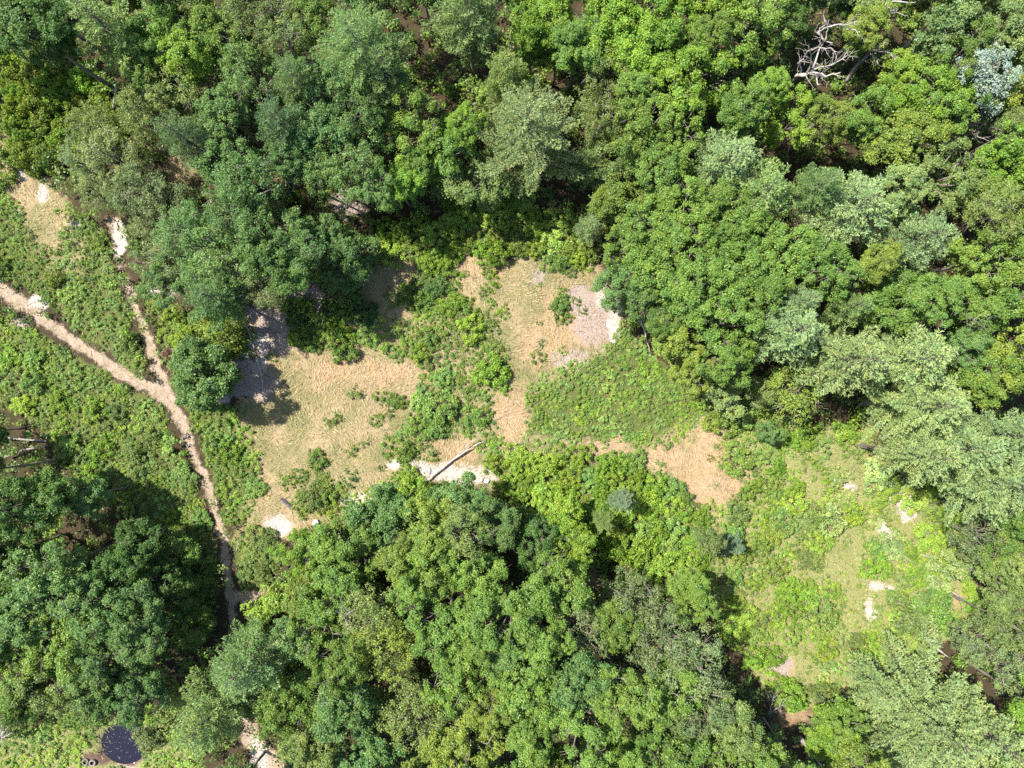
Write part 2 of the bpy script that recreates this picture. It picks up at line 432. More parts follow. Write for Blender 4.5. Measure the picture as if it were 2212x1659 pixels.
def build_water():
    m, nt, out = new_mat('pond_water')
    tc = N(nt, 'ShaderNodeTexCoord').outputs['Object']
    p = N(nt, 'ShaderNodeBsdfPrincipled', Roughness=0.06)
    p.inputs['Base Color'].default_value = (0.007, 0.005, 0.010, 1)
    p.inputs['Specular IOR Level'].default_value = 0.6
    bp = N(nt, 'ShaderNodeBump', Strength=0.08, Distance=0.02)
    nt.links.new(noise(nt, tc, 3.0, 2), bp.inputs['Height']); nt.links.new(bp.outputs[0], p.inputs['Normal'])
    nt.links.new(p.outputs[0], out.inputs[0])
    n = 48
    pts = [at(270, 1610)]
    for k in range(n):
        a = 2 * math.pi * k / n
        pts.append(at(270 + 64 * math.cos(a), 1610 - 58 * math.sin(a)))
    v = np.array(pts); v[:, 2] = -0.34
    f = [(0, 1 + k, 1 + (k + 1) % n) for k in range(n)]
    tag(link_obj('pond_water', mesh('pond_water', v, f, [m])), kind='structure')
build_water()

# ------------------------------------------------------------------ leaves, tubes
def leaves(c, n, ln, wd, rng):
    """one small pointed leaf (four corners, slightly folded) per centre"""
    k = len(c)
    n = unit(n)
    r = rng.normal(size=(k, 3))
    a = unit(np.cross(n, r)); b = np.cross(n, a)
    ln = np.broadcast_to(ln, (k,))[:, None] * rng.uniform(0.7, 1.25, (k, 1)); wd = np.broadcast_to(wd, (k,))[:, None] * rng.uniform(0.7, 1.2, (k, 1))
    v = np.stack([c - a * ln * 0.5, c - b * wd * 0.5 + n * wd * 0.18, c + a * ln * 0.5, c + b * wd * 0.5 + n * wd * 0.18], 1)
    return v.reshape(-1, 3)

def quads(k):
    return np.arange(4 * k, dtype=np.int32).reshape(k, 4)

class Tubes:
    def __init__(self): self.v = []; self.f = []; self.n = 0
    def add(self, pts, rad, sides=6):
        pts = np.asarray(pts, float); k = len(pts)
        rad = np.asarray(rad, float) if np.ndim(rad) else np.full(k, rad)
        t = np.gradient(pts, axis=0); t = unit(t)
        ref = np.array([0, 0, 1.0]) if abs(t[0, 2]) < 0.8 else np.array([1.0, 0, 0])
        for i in range(k):
            a = unit(np.cross(t[i], ref)); b = np.cross(t[i], a)
            ang = np.arange(sides) * 2 * np.pi / sides
            self.v.append(pts[i] + rad[i] * (np.cos(ang)[:, None] * a + np.sin(ang)[:, None] * b))
        for i in range(k - 1):
            for j in range(sides):
                p = self.n + i * sides + j; q = self.n + i * sides + (j + 1) % sides
                self.f.append((p, q, q + sides, p + sides))
        base = self.n; self.n += k * sides
        # end caps
        for e, ring in ((0, base), (k - 1, base + (k - 1) * sides)):
            self.v.append(pts[e:e + 1] + 0.0); c = self.n; self.n += 1
            for j in range(0, sides):
                p = ring + j; q = ring + (j + 1) % sides
                self.f.append((c, p, q, q) if e else (c, q, p, p))
    def mesh(self, name, mat):
        v = np.concatenate(self.v)
        me = bpy.data.meshes.new(name)
        me.from_pydata(v.tolist(), [], [tuple(dict.fromkeys(q)) for q in self.f])
        me.materials.append(mat)
        me.polygons.foreach_set('use_smooth', np.ones(len(me.polygons), bool))
        me.update()
        return me

# ------------------------------------------------------------------ tree variants
def crown_variant(seed, lobes=9, clumps=12, per=120, leaf=(0.142, 0.092), R=2.2, tall=1.0, rough=1.0):
    rng = np.random.default_rng(seed)
    L = [np.array([rng.uniform(-.15, .15) * R, rng.uniform(-.15, .15) * R, 0.45 * R * tall])]
    n1 = max(4, int(lobes * 0.6)); a0 = rng.uniform(0, 6.28)
    for k in range(n1):
        a = a0 + k * 2 * np.pi / n1 + rng.uniform(-.35, .35); r = rng.uniform(.30, .80) * R
        L.append(np.array([r * np.cos(a), r * np.sin(a), rng.uniform(-.25, .4) * R * tall]))
    for k in range(max(0, lobes - n1 - 1)):
        a = rng.uniform(0, 6.28); r = rng.uniform(.3, .6) * R
        L.append(np.array([r * np.cos(a), r * np.sin(a), rng.uniform(-.85, -.4) * R * tall]))
    P, Nn, T = [], [], []
    for c in L:
        rl = rng.uniform(.20, .52) * R
        out = unit(c * np.array([1, 1, 0.7]) + np.array([0, 0, 0.5 * R]))
        ntone = rng.uniform(.35, .65)
        for _ in range(int(clumps * (rl / (.36 * R)) ** 1.5) + 1):
            d = unit(rng.normal(size=3) + 0.95 * out)
            cc = c + rl * d * rng.uniform(.55, 1.18) * rough
            rc = rng.choice([rng.uniform(.12, .26), rng.uniform(.22, .40), rng.uniform(.34, .56)])
            m = max(8, int(per * (rc / .34) ** 2))
            e = unit(rng.normal(size=(m, 3)) + 0.75 * d + np.array([0, 0, 0.4]))
            q = e * rc * rng.uniform(.3, 1.0, (m, 1)) ** .6 * rng.uniform(.7, 1.3, 3) * np.array([1, 1, .75])
            q = q * np.where(rng.uniform(size=(m, 1)) < .14, rng.uniform(1.1, 1.7, (m, 1)), 1.0)
            P.append(cc + q)
            Nn.append(.5 * e + np.array([0, 0, .55]) + .48 * rng.normal(size=(m, 3)))
            T.append(np.clip(.5 * ntone + .5 * rng.uniform(.2, .8) + rng.normal(size=m) * .22, 0, 1))
    P = np.concatenate(P); Nn = np.concatenate(Nn); T = np.concatenate(T)
    v = leaves(P, Nn, leaf[0], leaf[1], rng)
    me = mesh('crown', v, quads(len(P)), [M_LEAF], tint=np.repeat(T, 4))
    tb = Tubes()
    for c in L:
        base = np.array([0, 0, -1.0 * R * tall])
        mid = base * .35 + c * .5 + rng.normal(size=3) * .12
        tb.add([base, mid, c], [.085, .055, .03], 5)
        for _ in range(4):
            e = c + unit(rng.normal(size=3) + unit(c)) * .45 * R
            tb.add([c, (c + e) / 2 + rng.normal(size=3) * .08, e], [.03, .02, .008], 4)
    return me, tb.mesh('limbs', M_BARK)

CROWNS = [crown_variant(100 + i, lobes=random.choice([12, 14, 16, 18]), clumps=random.choice([9, 10, 12]), tall=random.uniform(.85, 1.25)) for i in range(12)]
LOOSE = [crown_variant(200 + i, lobes=15, clumps=10, per=52, leaf=(.125, .078), rough=1.12) for i in range(4)]
SAPS = [crown_variant(300 + i, lobes=9, clumps=8, per=70, leaf=(.19, .105), R=1.7, tall=1.15) for i in range(4)]

def pine_variant(seed, Lc=7.5, R=2.8, whorls=10, droop=0.10):
    rng = np.random.default_rng(seed)
    tb = Tubes(); P, A, T = [], [], []
    tb.add([(0, 0, -Lc * .62), (0, 0, 0), (0, 0, Lc * .38)], [.15, .09, .02], 6)
    for w in range(whorls):
        q = w / (whorls - 1)
        z = Lc * (.36 - .98 * q)
        reach = R * (0.16 + 0.84 * min(1, (q * 1.25)) ** .75) * (1 if q < .8 else 1 - (q - .8) * 1.6)
        nb = 5 if q < .35 else 7
        a0 = rng.uniform(0, 6.28)
        for k in range(nb):
            a = a0 + k * 2 * np.pi / nb + rng.uniform(-.3, .3)
            ln = reach * rng.uniform(.6, 1.2)
            d = np.array([np.cos(a), np.sin(a), 0.0]); side = np.array([-d[1], d[0], 0])
            rise = rng.uniform(.25, .5) * (1 - q) + rng.uniform(-.02, .12)
            def pt(t): return np.array([0, 0, z]) + d * ln * t + np.array([0, 0, ln * (rise * t - droop * t * t + .12 * t ** 3)]) + side * ln * .06 * np.sin(3 * t + k)
            tb.add([pt(0) - np.array([0, 0, .06]), pt(.5) - np.array([0, 0, .06]), pt(.9) - np.array([0, 0, .03])], [.035, .020, .008], 4)
            for t in np.arange(.16, 1.01, .15 / ln):
                for sg in (-1, 1):
                    tw = (.10 + .62 * math.sin(math.pi * min(1, .10 + .9 * t)) ** .8 * (ln / 2.8) ** .7) * rng.uniform(.6, 1.15)
                    td = unit(d * .85 + side * sg * rng.uniform(.6, 1.1) + np.array([0, 0, .22]))
                    nt_ = max(1, int(tw / .17))
                    for s_ in range(nt_):
                        c = pt(t) + td * tw * (s_ + .6) / nt_
                        ax = unit(td + rng.normal(size=(7, 3)) * .42 + np.array([0, 0, .18]))
                        P.append(np.repeat(c[None], 7, 0) + np.array([0, 0, .05]) + rng.normal(size=(7, 3)) * .05); A.append(ax)
                        T.append(np.clip(rng.uniform(.3, .7) + rng.normal(size=7) * .2, 0, 1))
            ax = unit(d + rng.normal(size=(6, 3)) * .35 + np.array([0, 0, .3]))
            P.append(np.repeat(pt(1.0)[None], 6, 0)); A.append(ax); T.append(rng.uniform(.4, 1, 6))
    P = np.concatenate(P); A = np.concatenate(A); T = np.concatenate(T); k = len(P)
    n = unit(np.cross(A, rng.normal(size=(k, 3))) + np.array([0, 0, .8])); b = unit(np.cross(A, n))
    ln = rng.uniform(.13, .24, (k, 1)); wd = rng.uniform(.045, .075, (k, 1))
    v = np.stack([P, P + A * ln * .5 - b * wd * .5, P + A * ln, P + A * ln * .5 + b * wd * .5], 1).reshape(-1, 3)
    return mesh('crown', v, quads(k), [M_NEEDLE], tint=np.repeat(T, 4)), tb.mesh('limbs', M_PBARK)

PINES = [pine_variant(400 + i, Lc=random.uniform(6.5, 8.5), whorls=random.choice([8, 9, 10])) for i in range(5)]

BIGPINES = [pine_variant(450, Lc=9.5, R=4.6, whorls=11), pine_variant(451, Lc=8.5, R=5.6, whorls=10)]

def trunk_mesh(seed):
    rng = np.random.default_rng(seed); tb = Tubes()
    z = np.linspace(0, 1, 7); o = np.cumsum(rng.normal(size=(7, 2)) * .05, 0); o[-1] = 0; o[0] = rng.normal(size=2) * .1
    tb.add(np.stack([o[:, 0], o[:, 1], z], 1), [.24, .17, .15, .135, .12, .105, .08], 9)
    return tb.mesh('trunk', M_BARK)
TRUNKS = [trunk_mesh(500 + i) for i in range(5)]

def shrub_variant(seed, clumps=16, per=85, leaf=(.105, .066), hgt=.8, rcs=(.13, .30)):
    rng = np.random.default_rng(seed); P, Nn, T = [], [], []
    tb = Tubes()
    for k in range(clumps):
        a = rng.uniform(0, 6.28); r = math.sqrt(rng.uniform(0, 1)) * .85
        r *= 1 + .2 * math.sin(3 * a + seed)
        top = hgt * (1 - .55 * r * r) * rng.uniform(.7, 1.1)
        cc = np.array([r * np.cos(a), r * np.sin(a), top - .2]); rc = rng.uniform(*rcs)
        e = unit(rng.normal(size=(per, 3)) + np.array([np.cos(a) * r, np.sin(a) * r, .9]))
        p = cc + e * rc * rng.uniform(.4, 1.1, (per, 1)); p[:, 2] = np.maximum(p[:, 2], .04)
        P.append(p); Nn.append(.45 * e + np.array([0, 0, .55]) + .5 * rng.normal(size=(per, 3)))
        T.append(np.clip(rng.uniform(.25, .75) + rng.normal(size=per) * .2, 0, 1))
        tb.add([(cc[0] * .2, cc[1] * .2, 0), cc], [.018, .007], 4)
    P = np.concatenate(P)
    v = leaves(P, np.concatenate(Nn), leaf[0], leaf[1], rng)
    return v, np.repeat(np.concatenate(T), 4), tb.mesh('stems', M_BARK)
SHRUB_RAW = [shrub_variant(600 + i, clumps=random.choice([34, 40, 46]), hgt=random.uniform(.65, .95)) for i in range(7)]
SHRUB_LIGHT = [shrub_variant(650 + i, clumps=18, per=44, leaf=(.14, .085), hgt=random.uniform(.65, .95)) for i in range(6)]
SHRUBS = [mesh('foliage', v, quads(len(v) // 4), [M_LEAF], tint=t) for v, t, _ in SHRUB_RAW]

# ------------------------------------------------------------------ what stands where
def jit(c, a=.16):
    k = random.uniform(1 - a, 1 + a); h = random.uniform(-.06, .06)
    return (max(.01, c[0] * k * (1 + h)), c[1] * k, max(.008, c[2] * k * (1 - h)), 1)

REG = []           # (object, u, v, kind, colour, size word) for the labels
def put_tree(u, v, r, colour, h, kind='broadleaf', variant=None, label=None, name=None):
    pine = kind == 'pine'
    zc = h - (r * S * .8) * (1.5 if pine else .9)
    zc = max(zc, h * .45)
    R = 1.12 * r * S * (H - zc) / H
    x, y, _ = at(u, v, zc)
    g = float(height(np.array([x]), np.array([y]))[0])
    nm = name or {'broadleaf': 'broadleaf_tree', 'pine': 'pine_tree', 'sapling': 'sapling', 'loose': 'broadleaf_tree'}[kind]
    cat = {'pine': 'pine tree', 'sapling': 'young tree'}.get(kind, 'tree')
    t = thing(nm, (x, y, g), label, cat, {'pine': 'pines standing among the broadleaf trees', 'sapling': 'young trees and tall bushes in the brush'}.get(kind, 'broadleaf trees of the wood'))
    lst, R0 = {'pine': (PINES, 2.8), 'sapling': (SAPS, 1.7), 'loose': (LOOSE, 2.2)}.get(kind, (CROWNS, 2.2))
    if pine and R > 3.9: lst, R0 = (BIGPINES[:1], 4.6) if R < 5.2 else (BIGPINES[1:], 5.6)
    cm, lm = lst[random.randrange(len(lst)) if variant is None else variant % len(lst)]
    s = R / R0
    sz = s * random.uniform(.92, 1.12)
    if pine: sz = s * (.55 + .45 / max(s, .6))
    rot = random.uniform(0, 6.28)
    c = link_obj('crown', cm, t); c.location = (0, 0, zc - g); c.scale = (s, s, sz); c.rotation_euler = (0, 0, rot)
    c.color = jit(LEAF[colour])
    l = link_obj('limbs', lm, t); l.location = (0, 0, zc - g); l.scale = (s, s, sz); l.rotation_euler = (0, 0, rot)
    top = zc - g - (3.5 if pine else .85 * R0) * sz
    tr = link_obj('trunk', TRUNKS[random.randrange(5)], t); tr.location = (0, 0, -.1); w = min(1.25, .45 + .3 * s * (R0 / 2.2)) * h / 11
    tr.scale = (w, w, max(.4, top + .35)); tr.rotation_euler = (0, 0, rot)
    size = 'small' if R < 1.55 else ('large' if R > 2.6 else 'medium sized')
    REG.append([t, u, v, nm, colour, size, label])
    return t

HAND = []
def T(u, v, r, colour, h=11.5, kind='broadleaf', variant=None, label=None): HAND.append((u, v, r, colour, h, kind, variant, label))

# pines
T(222, 52, 78, 'goldpine', 16.5, 'pine'); T(770, 95, 100, 'pine', 18.5, 'pine'); T(830, 150, 60, 'pine', 15.5, 'pine')
T(1010, 12, 85, 'pine', 17.5, 'pine', None, 'tall dark pine whose bare grey trunk stands over a black gap')
T(1140, 275, 118, 'palepine', 17.5, 'pine', 1, 'very large pale pine with feathery sprays towering above the clearing edge')
T(1262, 350, 40, 'pine', 9, 'pine'); T(600, 262, 62, 'darkpine', 15.5, 'pine'); T(632, 165, 55, 'pine', 15.5, 'pine'); T(385, 290, 58, 'darkpine', 14.5, 'pine')
T(1275, 490, 34, 'palepine', 7, 'pine'); T(1090, 150, 50, 'goldpine', 13.5, 'pine'); T(455, 640, 62, 'blue', 12.5, 'pine')
T(1570, 345, 78, 'palepine', 15.5, 'pine'); T(1650, 415, 76, 'goldpine', 15.5, 'pine'); T(1850, 445, 90, 'palepine', 16.5, 'pine'); T(1770, 400, 55, 'pine', 14.5, 'pine')
T(1990, 515, 80, 'palepine', 15.5, 'pine'); T(1715, 712, 76, 'palepine', 15.5, 'pine'); T(1735, 650, 42, 'palepine', 13.5, 'pine'); T(1840, 780, 92, 'palepine', 16.5, 'pine')
T(1990, 775, 82, 'palepine', 16.5, 'pine'); T(2005, 875, 100, 'palepine', 16.5, 'pine'); T(2085, 970, 98, 'palepine', 16.5, 'pine'); T(2010, 985, 66, 'palepine', 15.5, 'pine')
T(2165, 1045, 100, 'palepine', 16.5, 'pine'); T(2195, 940, 60, 'palepine', 15.5, 'pine'); T(1845, 660, 45, 'pine', 13.5, 'pine')
T(2025, 1570, 170, 'palepine', 15.5, 'pine', 2, 'very large pale grey green pine spreading wide long sprays beside yellow brush')
T(1905, 1490, 44, 'palepine', 9, 'pine'); T(2150, 1600, 80, 'palepine', 14.5, 'pine')
T(522, 1445, 88, 'pine', 15.5, 'pine', None, 'broad soft green pine covering the lower end of the dirt path')
T(440, 1560, 84, 'pine', 14.5, 'pine', None, 'soft green feathery pine standing between the pond and the sandy track')
T(1345, 1085, 28, 'spruce', 6, 'pine', None, 'small blue grey spruce among bright green bushes below the clearing')
T(1305, 1130, 26, 'pine', 7, 'pine'); T(1590, 1180, 22, 'spruce', 4, 'pine'); T(1535, 1170, 30, 'olive', 6, 'sapling')
T(360, 540, 10, 'mid', 3, 'sapling')
# broadleaf trees that stand out
T(60, 55, 62, 'dark', 14); T(130, 20, 50, 'dark', 14); T(110, 95, 38, 'dark', 12)
T(345, 60, 55, 'mid'); T(425, 45, 52, 'mid'); T(405, 120, 55, 'bright'); T(485, 85, 52, 'mid'); T(545, 45, 50, 'olive', 12, 'loose'); T(300, 120, 46, 'mid')
T(620, 60, 52, 'olive', 12, 'loose'); T(680, 30, 44, 'mid'); T(345, 175, 45, 'olive', 10); T(420, 200, 52, 'olive', 10, 'loose'); T(320, 240, 56, 'olive', 9, 'loose')
T(240, 340, 56, 'greyolive', 8, 'loose'); T(200, 270, 45, 'olive', 7, 'loose'); T(172, 345, 38, 'greyolive', 6, 'loose'); T(292, 400, 50, 'greyolive', 8, 'loose'); T(205, 420, 36, 'greyolive', 5, 'loose')
T(325, 482, 38, 'greyolive', 7, 'loose'); T(350, 440, 50, 'greyolive', 8, 'loose'); T(345, 560, 44, 'greyolive', 8, 'loose'); T(400, 500, 58, 'blue', 10); T(365, 610, 44, 'blue', 8)
T(545, 180, 58, 'blue', 12); T(485, 240, 52, 'blue', 11); T(540, 400, 62, 'blue', 12); T(480, 350, 52, 'blue', 11); T(505, 460, 58, 'blue', 12); T(570, 500, 62, 'blue', 12)
T(490, 560, 60, 'blue', 11); T(600, 570, 60, 'dark', 12); T(440, 560, 50, 'blue', 10); T(560, 610, 48, 'greyolive', 9, 'loose'); T(640, 540, 46, 'blue', 12)
T(700, 210, 52, 'blue', 12); T(770, 230, 46, 'blue', 12); T(690, 290, 55, 'blue', 12); T(760, 340, 62, 'blue', 12); T(800, 400, 40, 'blue', 11); T(700, 360, 45, 'blue', 11)
T(905, 275, 58, 'mid', 11); T(960, 330, 48, 'mid', 10); T(862, 402, 46, 'bright', 9); T(900, 360, 40, 'mid', 9); T(820, 270, 42, 'dark', 10); T(960, 385, 30, 'mid', 5, 'sapling')
T(1150, 60, 52, 'bright', 11); T(1190, 30, 46, 'bright', 11); T(1105, 190, 40, 'ygreen', 8, 'sapling'); T(1050, 205, 24, 'lime', 7, 'sapling'); T(1205, 105, 42, 'yolive', 9)
T(1302, 160, 50, 'olive', 11, 'loose'); T(1310, 240, 55, 'olive', 11, 'loose'); T(1250, 90, 46, 'mid', 12); T(1320, 55, 62, 'bright', 12); T(1400, 40, 58, 'bright', 12); T(1375, 120, 62, 'bright', 12)
T(1455, 90, 60, 'bright', 12); T(1440, 190, 60, 'bright', 12); T(1375, 205, 46, 'mid', 12); T(1390, 285, 66, 'mid', 12); T(1470, 270, 52, 'mid', 12); T(1310, 340, 56, 'olive', 9); T(1430, 360, 55, 'mid', 12)
T(1340, 425, 58, 'yolive', 8); T(1410, 490, 62, 'mid', 11); T(1480, 430, 56, 'mid', 12); T(1340, 540, 40, 'mid', 9); T(1335, 620, 46, 'blue', 9); T(1420, 580, 60, 'mid', 11); T(1500, 530, 60, 'mid', 12)
T(1395, 650, 44, 'blue', 9); T(1500, 640, 62, 'mid', 12); T(1580, 590, 58, 'mid', 12); T(1560, 700, 60, 'mid', 12); T(1470, 730, 48, 'yolive', 8); T(1440, 690, 40, 'mid', 9); T(1570, 770, 50, 'mid', 11); T(1510, 800, 42, 'yolive', 7)
T(1640, 640, 54, 'mid', 12); T(1610, 500, 58, 'mid', 12); T(1560, 450, 50, 'mid', 12); T(1700, 540, 62, 'mid', 12)
T(1715, 858, 64, 'yolive', 7, 'loose', None, 'rounded olive tree standing alone between yellow brush and pale pines')
T(1640, 850, 34, 'olive', 5, 'sapling'); T(1570, 860, 34, 'pale', 5, 'sapling'); T(1665, 935, 22, 'blue', 3.5, 'sapling')
T(2125, 165, 60, 'silver', 12, 'loose', 1, 'tree with silvery white leaves shining among green crowns')
T(2150, 70, 62, 'pale', 12); T(2060, 60, 58, 'pale', 12); T(2080, 120, 48, 'mid', 12); T(2010, 200, 62, 'bright', 11); T(2060, 210, 50, 'mid', 11); T(1940, 150, 40, 'ygreen', 9); T(1925, 196, 34, 'bright', 8)
T(1880, 60, 40, 'yolive', 11); T(1830, 5, 30, 'dark', 9); T(1672, 55, 46, 'dark', 11); T(1640, 60, 60, 'mid', 12); T(1665, 190, 40, 'bright', 11); T(1712, 262, 48, 'bright', 10); T(1790, 256, 46, 'yolive', 10); T(1862, 256, 44, 'mid', 10)
# lower wood
T(40, 1090, 58, 'dark', 12); T(110, 1070, 52, 'dark', 10); T(95, 1240, 62, 'blue', 12); T(180, 1310, 58, 'blue', 12); T(60, 1330, 60, 'blue', 12); T(120, 1400, 60, 'mid', 12); T(40, 1430, 56, 'mid', 11)
T(280, 1340, 56, 'blue', 12); T(300, 1390, 44, 'blue', 12); T(210, 1420, 54, 'blue', 12); T(110, 1490, 55, 'olive', 11); T(200, 1500, 50, 'blue', 11); T(290, 1510, 52, 'blue', 11); T(40, 1510, 46, 'mid', 11)
T(300, 1170, 46, 'dark', 7); T(330, 1250, 46, 'dark', 7); T(385, 1285, 44, 'dark', 5); T(412, 1345, 42, 'mid', 5); T(250, 1230, 46, 'dark', 9); T(375, 1195, 40, 'mid', 4)
T(330, 1592, 33, 'greyolive', 5.5, 'sapling', None, 'round grey green bush leaning over the edge of the dark pond')
T(432, 808, 66, 'blue', 7.5, 'broadleaf', 3, 'rounded dark bluish tree between the path fork and the dry grass')
T(470, 720, 44, 'yolive', 5, 'sapling'); T(395, 735, 26, 'ygreen', 3.5, 'sapling'); T(365, 764, 12, 'red', 1.8, 'sapling', None, 'small reddish brown dying bush at the edge of the upper path')
T(700, 1192, 52, 'mid', 7); T(640, 1200, 46, 'bright', 6); T(760, 1190, 55, 'mid', 8); T(830, 1120, 56, 'blue', 7); T(905, 1070, 34, 'bright', 4, 'sapling'); T(955, 1065, 30, 'dark', 4, 'sapling')
T(1000, 1100, 52, 'blue', 8); T(920, 1140, 50, 'yolive', 9); T(1010, 1160, 55, 'olive', 10, 'loose'); T(1080, 1130, 46, 'blue', 8); T(870, 1210, 52, 'yolive', 10); T(940, 1230, 55, 'mid', 11)
T(660, 1290, 46, 'yolive', 8); T(720, 1270, 52, 'mid', 9); T(700, 1340, 55, 'mid', 10); T(640, 1380, 46, 'blue', 9); T(560, 1320, 30, 'ygreen', 4, 'sapling'); T(600, 1290, 32, 'lime', 4, 'sapling'); T(545, 1370, 24, 'ygreen', 4, 'sapling')
T(800, 1330, 60, 'olive', 11, 'loose'); T(830, 1400, 60, 'yolive', 11, 'loose'); T(1160, 1170, 46, 'dark', 7); T(1240, 1180, 44, 'bright', 7); T(1220, 1110, 40, 'bright', 5, 'sapling')
T(1380, 1310, 60, 'greyolive', 9, 'loose'); T(1330, 1350, 50, 'mid', 10); T(1250, 1370, 50, 'greyolive', 11, 'loose'); T(1440, 1380, 62, 'greyolive', 11, 'loose'); T(1500, 1440, 62, 'greyolive', 11, 'loose')
T(1530, 1520, 60, 'greyolive', 11, 'loose'); T(1450, 1490, 62, 'mid', 11); T(1590, 1570, 52, 'olive', 11); T(1640, 1640, 52, 'mid', 10); T(1820, 1575, 46, 'mid', 7); T(1800, 1610, 46, 'bright', 7); T(1800, 1530, 34, 'bright', 5, 'sapling')
T(2130, 1160, 52, 'greyolive', 8, 'loose'); T(2190, 1180, 50, 'mid', 9); T(2170, 1260, 52, 'olive', 9); T(2190, 1350, 52, 'olive', 10, 'loose'); T(2130, 1390, 46, 'greyolive', 9, 'loose'); T(2195, 1450, 52, 'greyolive', 10, 'loose')
T(2010, 1315, 48, 'mid', 3, 'sapling'); T(1960, 1325, 42, 'olive', 3, 'sapling'); T(2040, 1225, 38, 'palepine', 2.5, 'sapling')

SEEDS = [(50, 60, 'dark'), (400, 80, 'mid'), (560, 50, 'olive'), (330, 230, 'olive'), (280, 380, 'greyolive'), (230, 470, 'greyolive'), (480, 220, 'blue'),
         (540, 400, 'blue'), (430, 600, 'blue'), (550, 530, 'blue'), (680, 200, 'blue'), (760, 330, 'blue'), (900, 270, 'mid'), (1150, 60, 'bright'), (1330, 60, 'bright'), (1450, 120, 'bright'),
         (1280, 200, 'olive'), (1380, 280, 'mid'), (1340, 420, 'yolive'), (1400, 490, 'mid'), (1500, 200, 'bright'), (1600, 100, 'mid'), (1600, 200, 'bright'), (1700, 300, 'mid'),
         (1850, 320, 'olive'), (2000, 220, 'bright'), (1960, 300, 'yolive'), (2050, 120, 'mid'), (2150, 60, 'pale'), (2050, 50, 'pale'), (2100, 420, 'olive'), (2150, 500, 'mid'),
         (1500, 600, 'mid'), (1600, 560, 'mid'), (1700, 600, 'mid'), (1900, 600, 'yolive'), (2050, 620, 'mid'), (2150, 700, 'mid'), (1480, 780, 'yolive'), (2150, 800, 'yolive'), (2100, 860, 'yolive'), (2170, 560, 'mid'),
         (60, 1100, 'dark'), (100, 1250, 'blue'), (300, 1330, 'blue'), (60, 1400, 'mid'), (100, 1500, 'olive'), (250, 1480, 'blue'), (650, 1180, 'mid'), (700, 1250, 'mid'),
         (750, 1300, 'olive'), (820, 1180, 'blue'), (900, 1200, 'yolive'), (1000, 1150, 'olive'), (950, 1350, 'mid'), (850, 1330, 'olive'), (1050, 1330, 'mid'), (1150, 1350, 'mid'),
         (780, 1480, 'blue'), (850, 1400, 'yolive'), (1000, 1450, 'mid'), (1200, 1450, 'blue'), (1350, 1450, 'mid'), (1450, 1500, 'greyolive'), (1300, 1550, 'mid'), (1100, 1560, 'mid'),
         (900, 1560, 'olive'), (760, 1550, 'blue'), (1250, 1250, 'mid'), (700, 1600, 'mid'), (1350, 1300, 'olive'), (1500, 1600, 'mid'), (1600, 1600, 'mid'), (1730, 1600, 'mid'), (2180, 1300, 'olive'),
         (2150, 1450, 'olive'), (2200, 1600, 'bright'), (1750, 500, 'mid'), (1000, 1600, 'yolive')]
GAPS = [(1875, 118, 40), (1770, 140, 76), (1815, 70, 52), (1930, 25, 52), (2090, 300, 48), (1975, 80, 36), (965, 170, 80), (935, 90, 60), (880, 470, 60), (1560, 1400, 46), (200, 1170, 52), (30, 960, 70), (395, 1430, 52),
        (690, 420, 34), (1275, 1250, 36), (612, 408, 34), (402, 350, 30), (1195, 420, 50), (1060, 130, 40), (800, 480, 40), (1590, 800, 26), (1300, 1200, 40), (2030, 1400, 40), (745, 440, 30), (1855, 130, 30),
        (1700, 1575, 46), (1650, 1520, 40), (1680, 810, 26), (670, 600, 50), (1920, 940, 36), (1880, 890, 30), (1755, 1625, 36), (0, 1590, 34), (258, 515, 30), (80, 1180, 20)]

def forest_ok(u, v):
    """canopy may close over the point (survey units at canopy height)"""
    for k, p in B_.items():
        if in_poly(np.array([u]), np.array([v]), p)[0]: return False
    if in_poly(np.array([u]), np.array([v]), CLEAR)[0]: return False
    if -20 < u < 520 and 330 < v < 1400:
        if d_line(np.array([u]), np.array([v]), PATH_MAIN)[0] < 52 or d_line(np.array([u]), np.array([v]), PATH_UP)[0] < 30: return False
    if d_line(np.array([u]), np.array([v]), STRIP)[0] < 50 or d_line(np.array([u]), np.array([v]), TRACK_LOW)[0] < 40: return False
    if in_poly(np.array([u]), np.array([v]), POND)[0] or math.hypot(u - 684, v - 1127) < 26: return False
    return True

def edge_dist(u, v, d):
    return all(forest_ok(u + d * math.cos(a), v + d * math.sin(a)) for a in np.arange(0, 6.28, .9))

placed = [(h[0], h[1], h[2]) for h in HAND]
for i, h in enumerate(HAND):
    kd = 'loose' if h[5] == 'broadleaf' and h[3] == 'blue' and i % 2 and h[1] < 650 else h[5]
    put_tree(h[0], h[1], h[2], h[3], h[4], kd, h[6], h[7])
n_fill = 0
for r_try, tries in ((62, 2500), (54, 3500), (46, 4000), (38, 2500)):
    for _ in range(tries):
        u = random.uniform(-70, 2282); v = random.uniform(-70, 1729)
        if not forest_ok(u, v) or (u < 0 and 330 < v < 900): continue
        if any((u - g[0]) ** 2 + (v - g[1]) ** 2 < (g[2] + .6 * r_try) ** 2 for g in GAPS): continue
        if any((u - p[0]) ** 2 + (v - p[1]) ** 2 < (.80 * (p[2] + r_try)) ** 2 for p in placed): continue
        if not edge_dist(u, v, r_try * .55): continue
        w = [(1 / (80 + math.hypot(u - s_[0], v - s_[1])) ** 3.2) for s_ in SEEDS]
        colr = random.choices(SEEDS, w)[0][2]
        inside = edge_dist(u, v, 110)
        h = random.uniform(10.5, 13.5) if inside else random.uniform(7.5, 10.5)
        put_tree(u, v, r_try, colr, h, 'loose' if colr in ('olive', 'greyolive') and random.random() < .6 else 'broadleaf')
        placed.append((u, v, r_try)); n_fill += 1

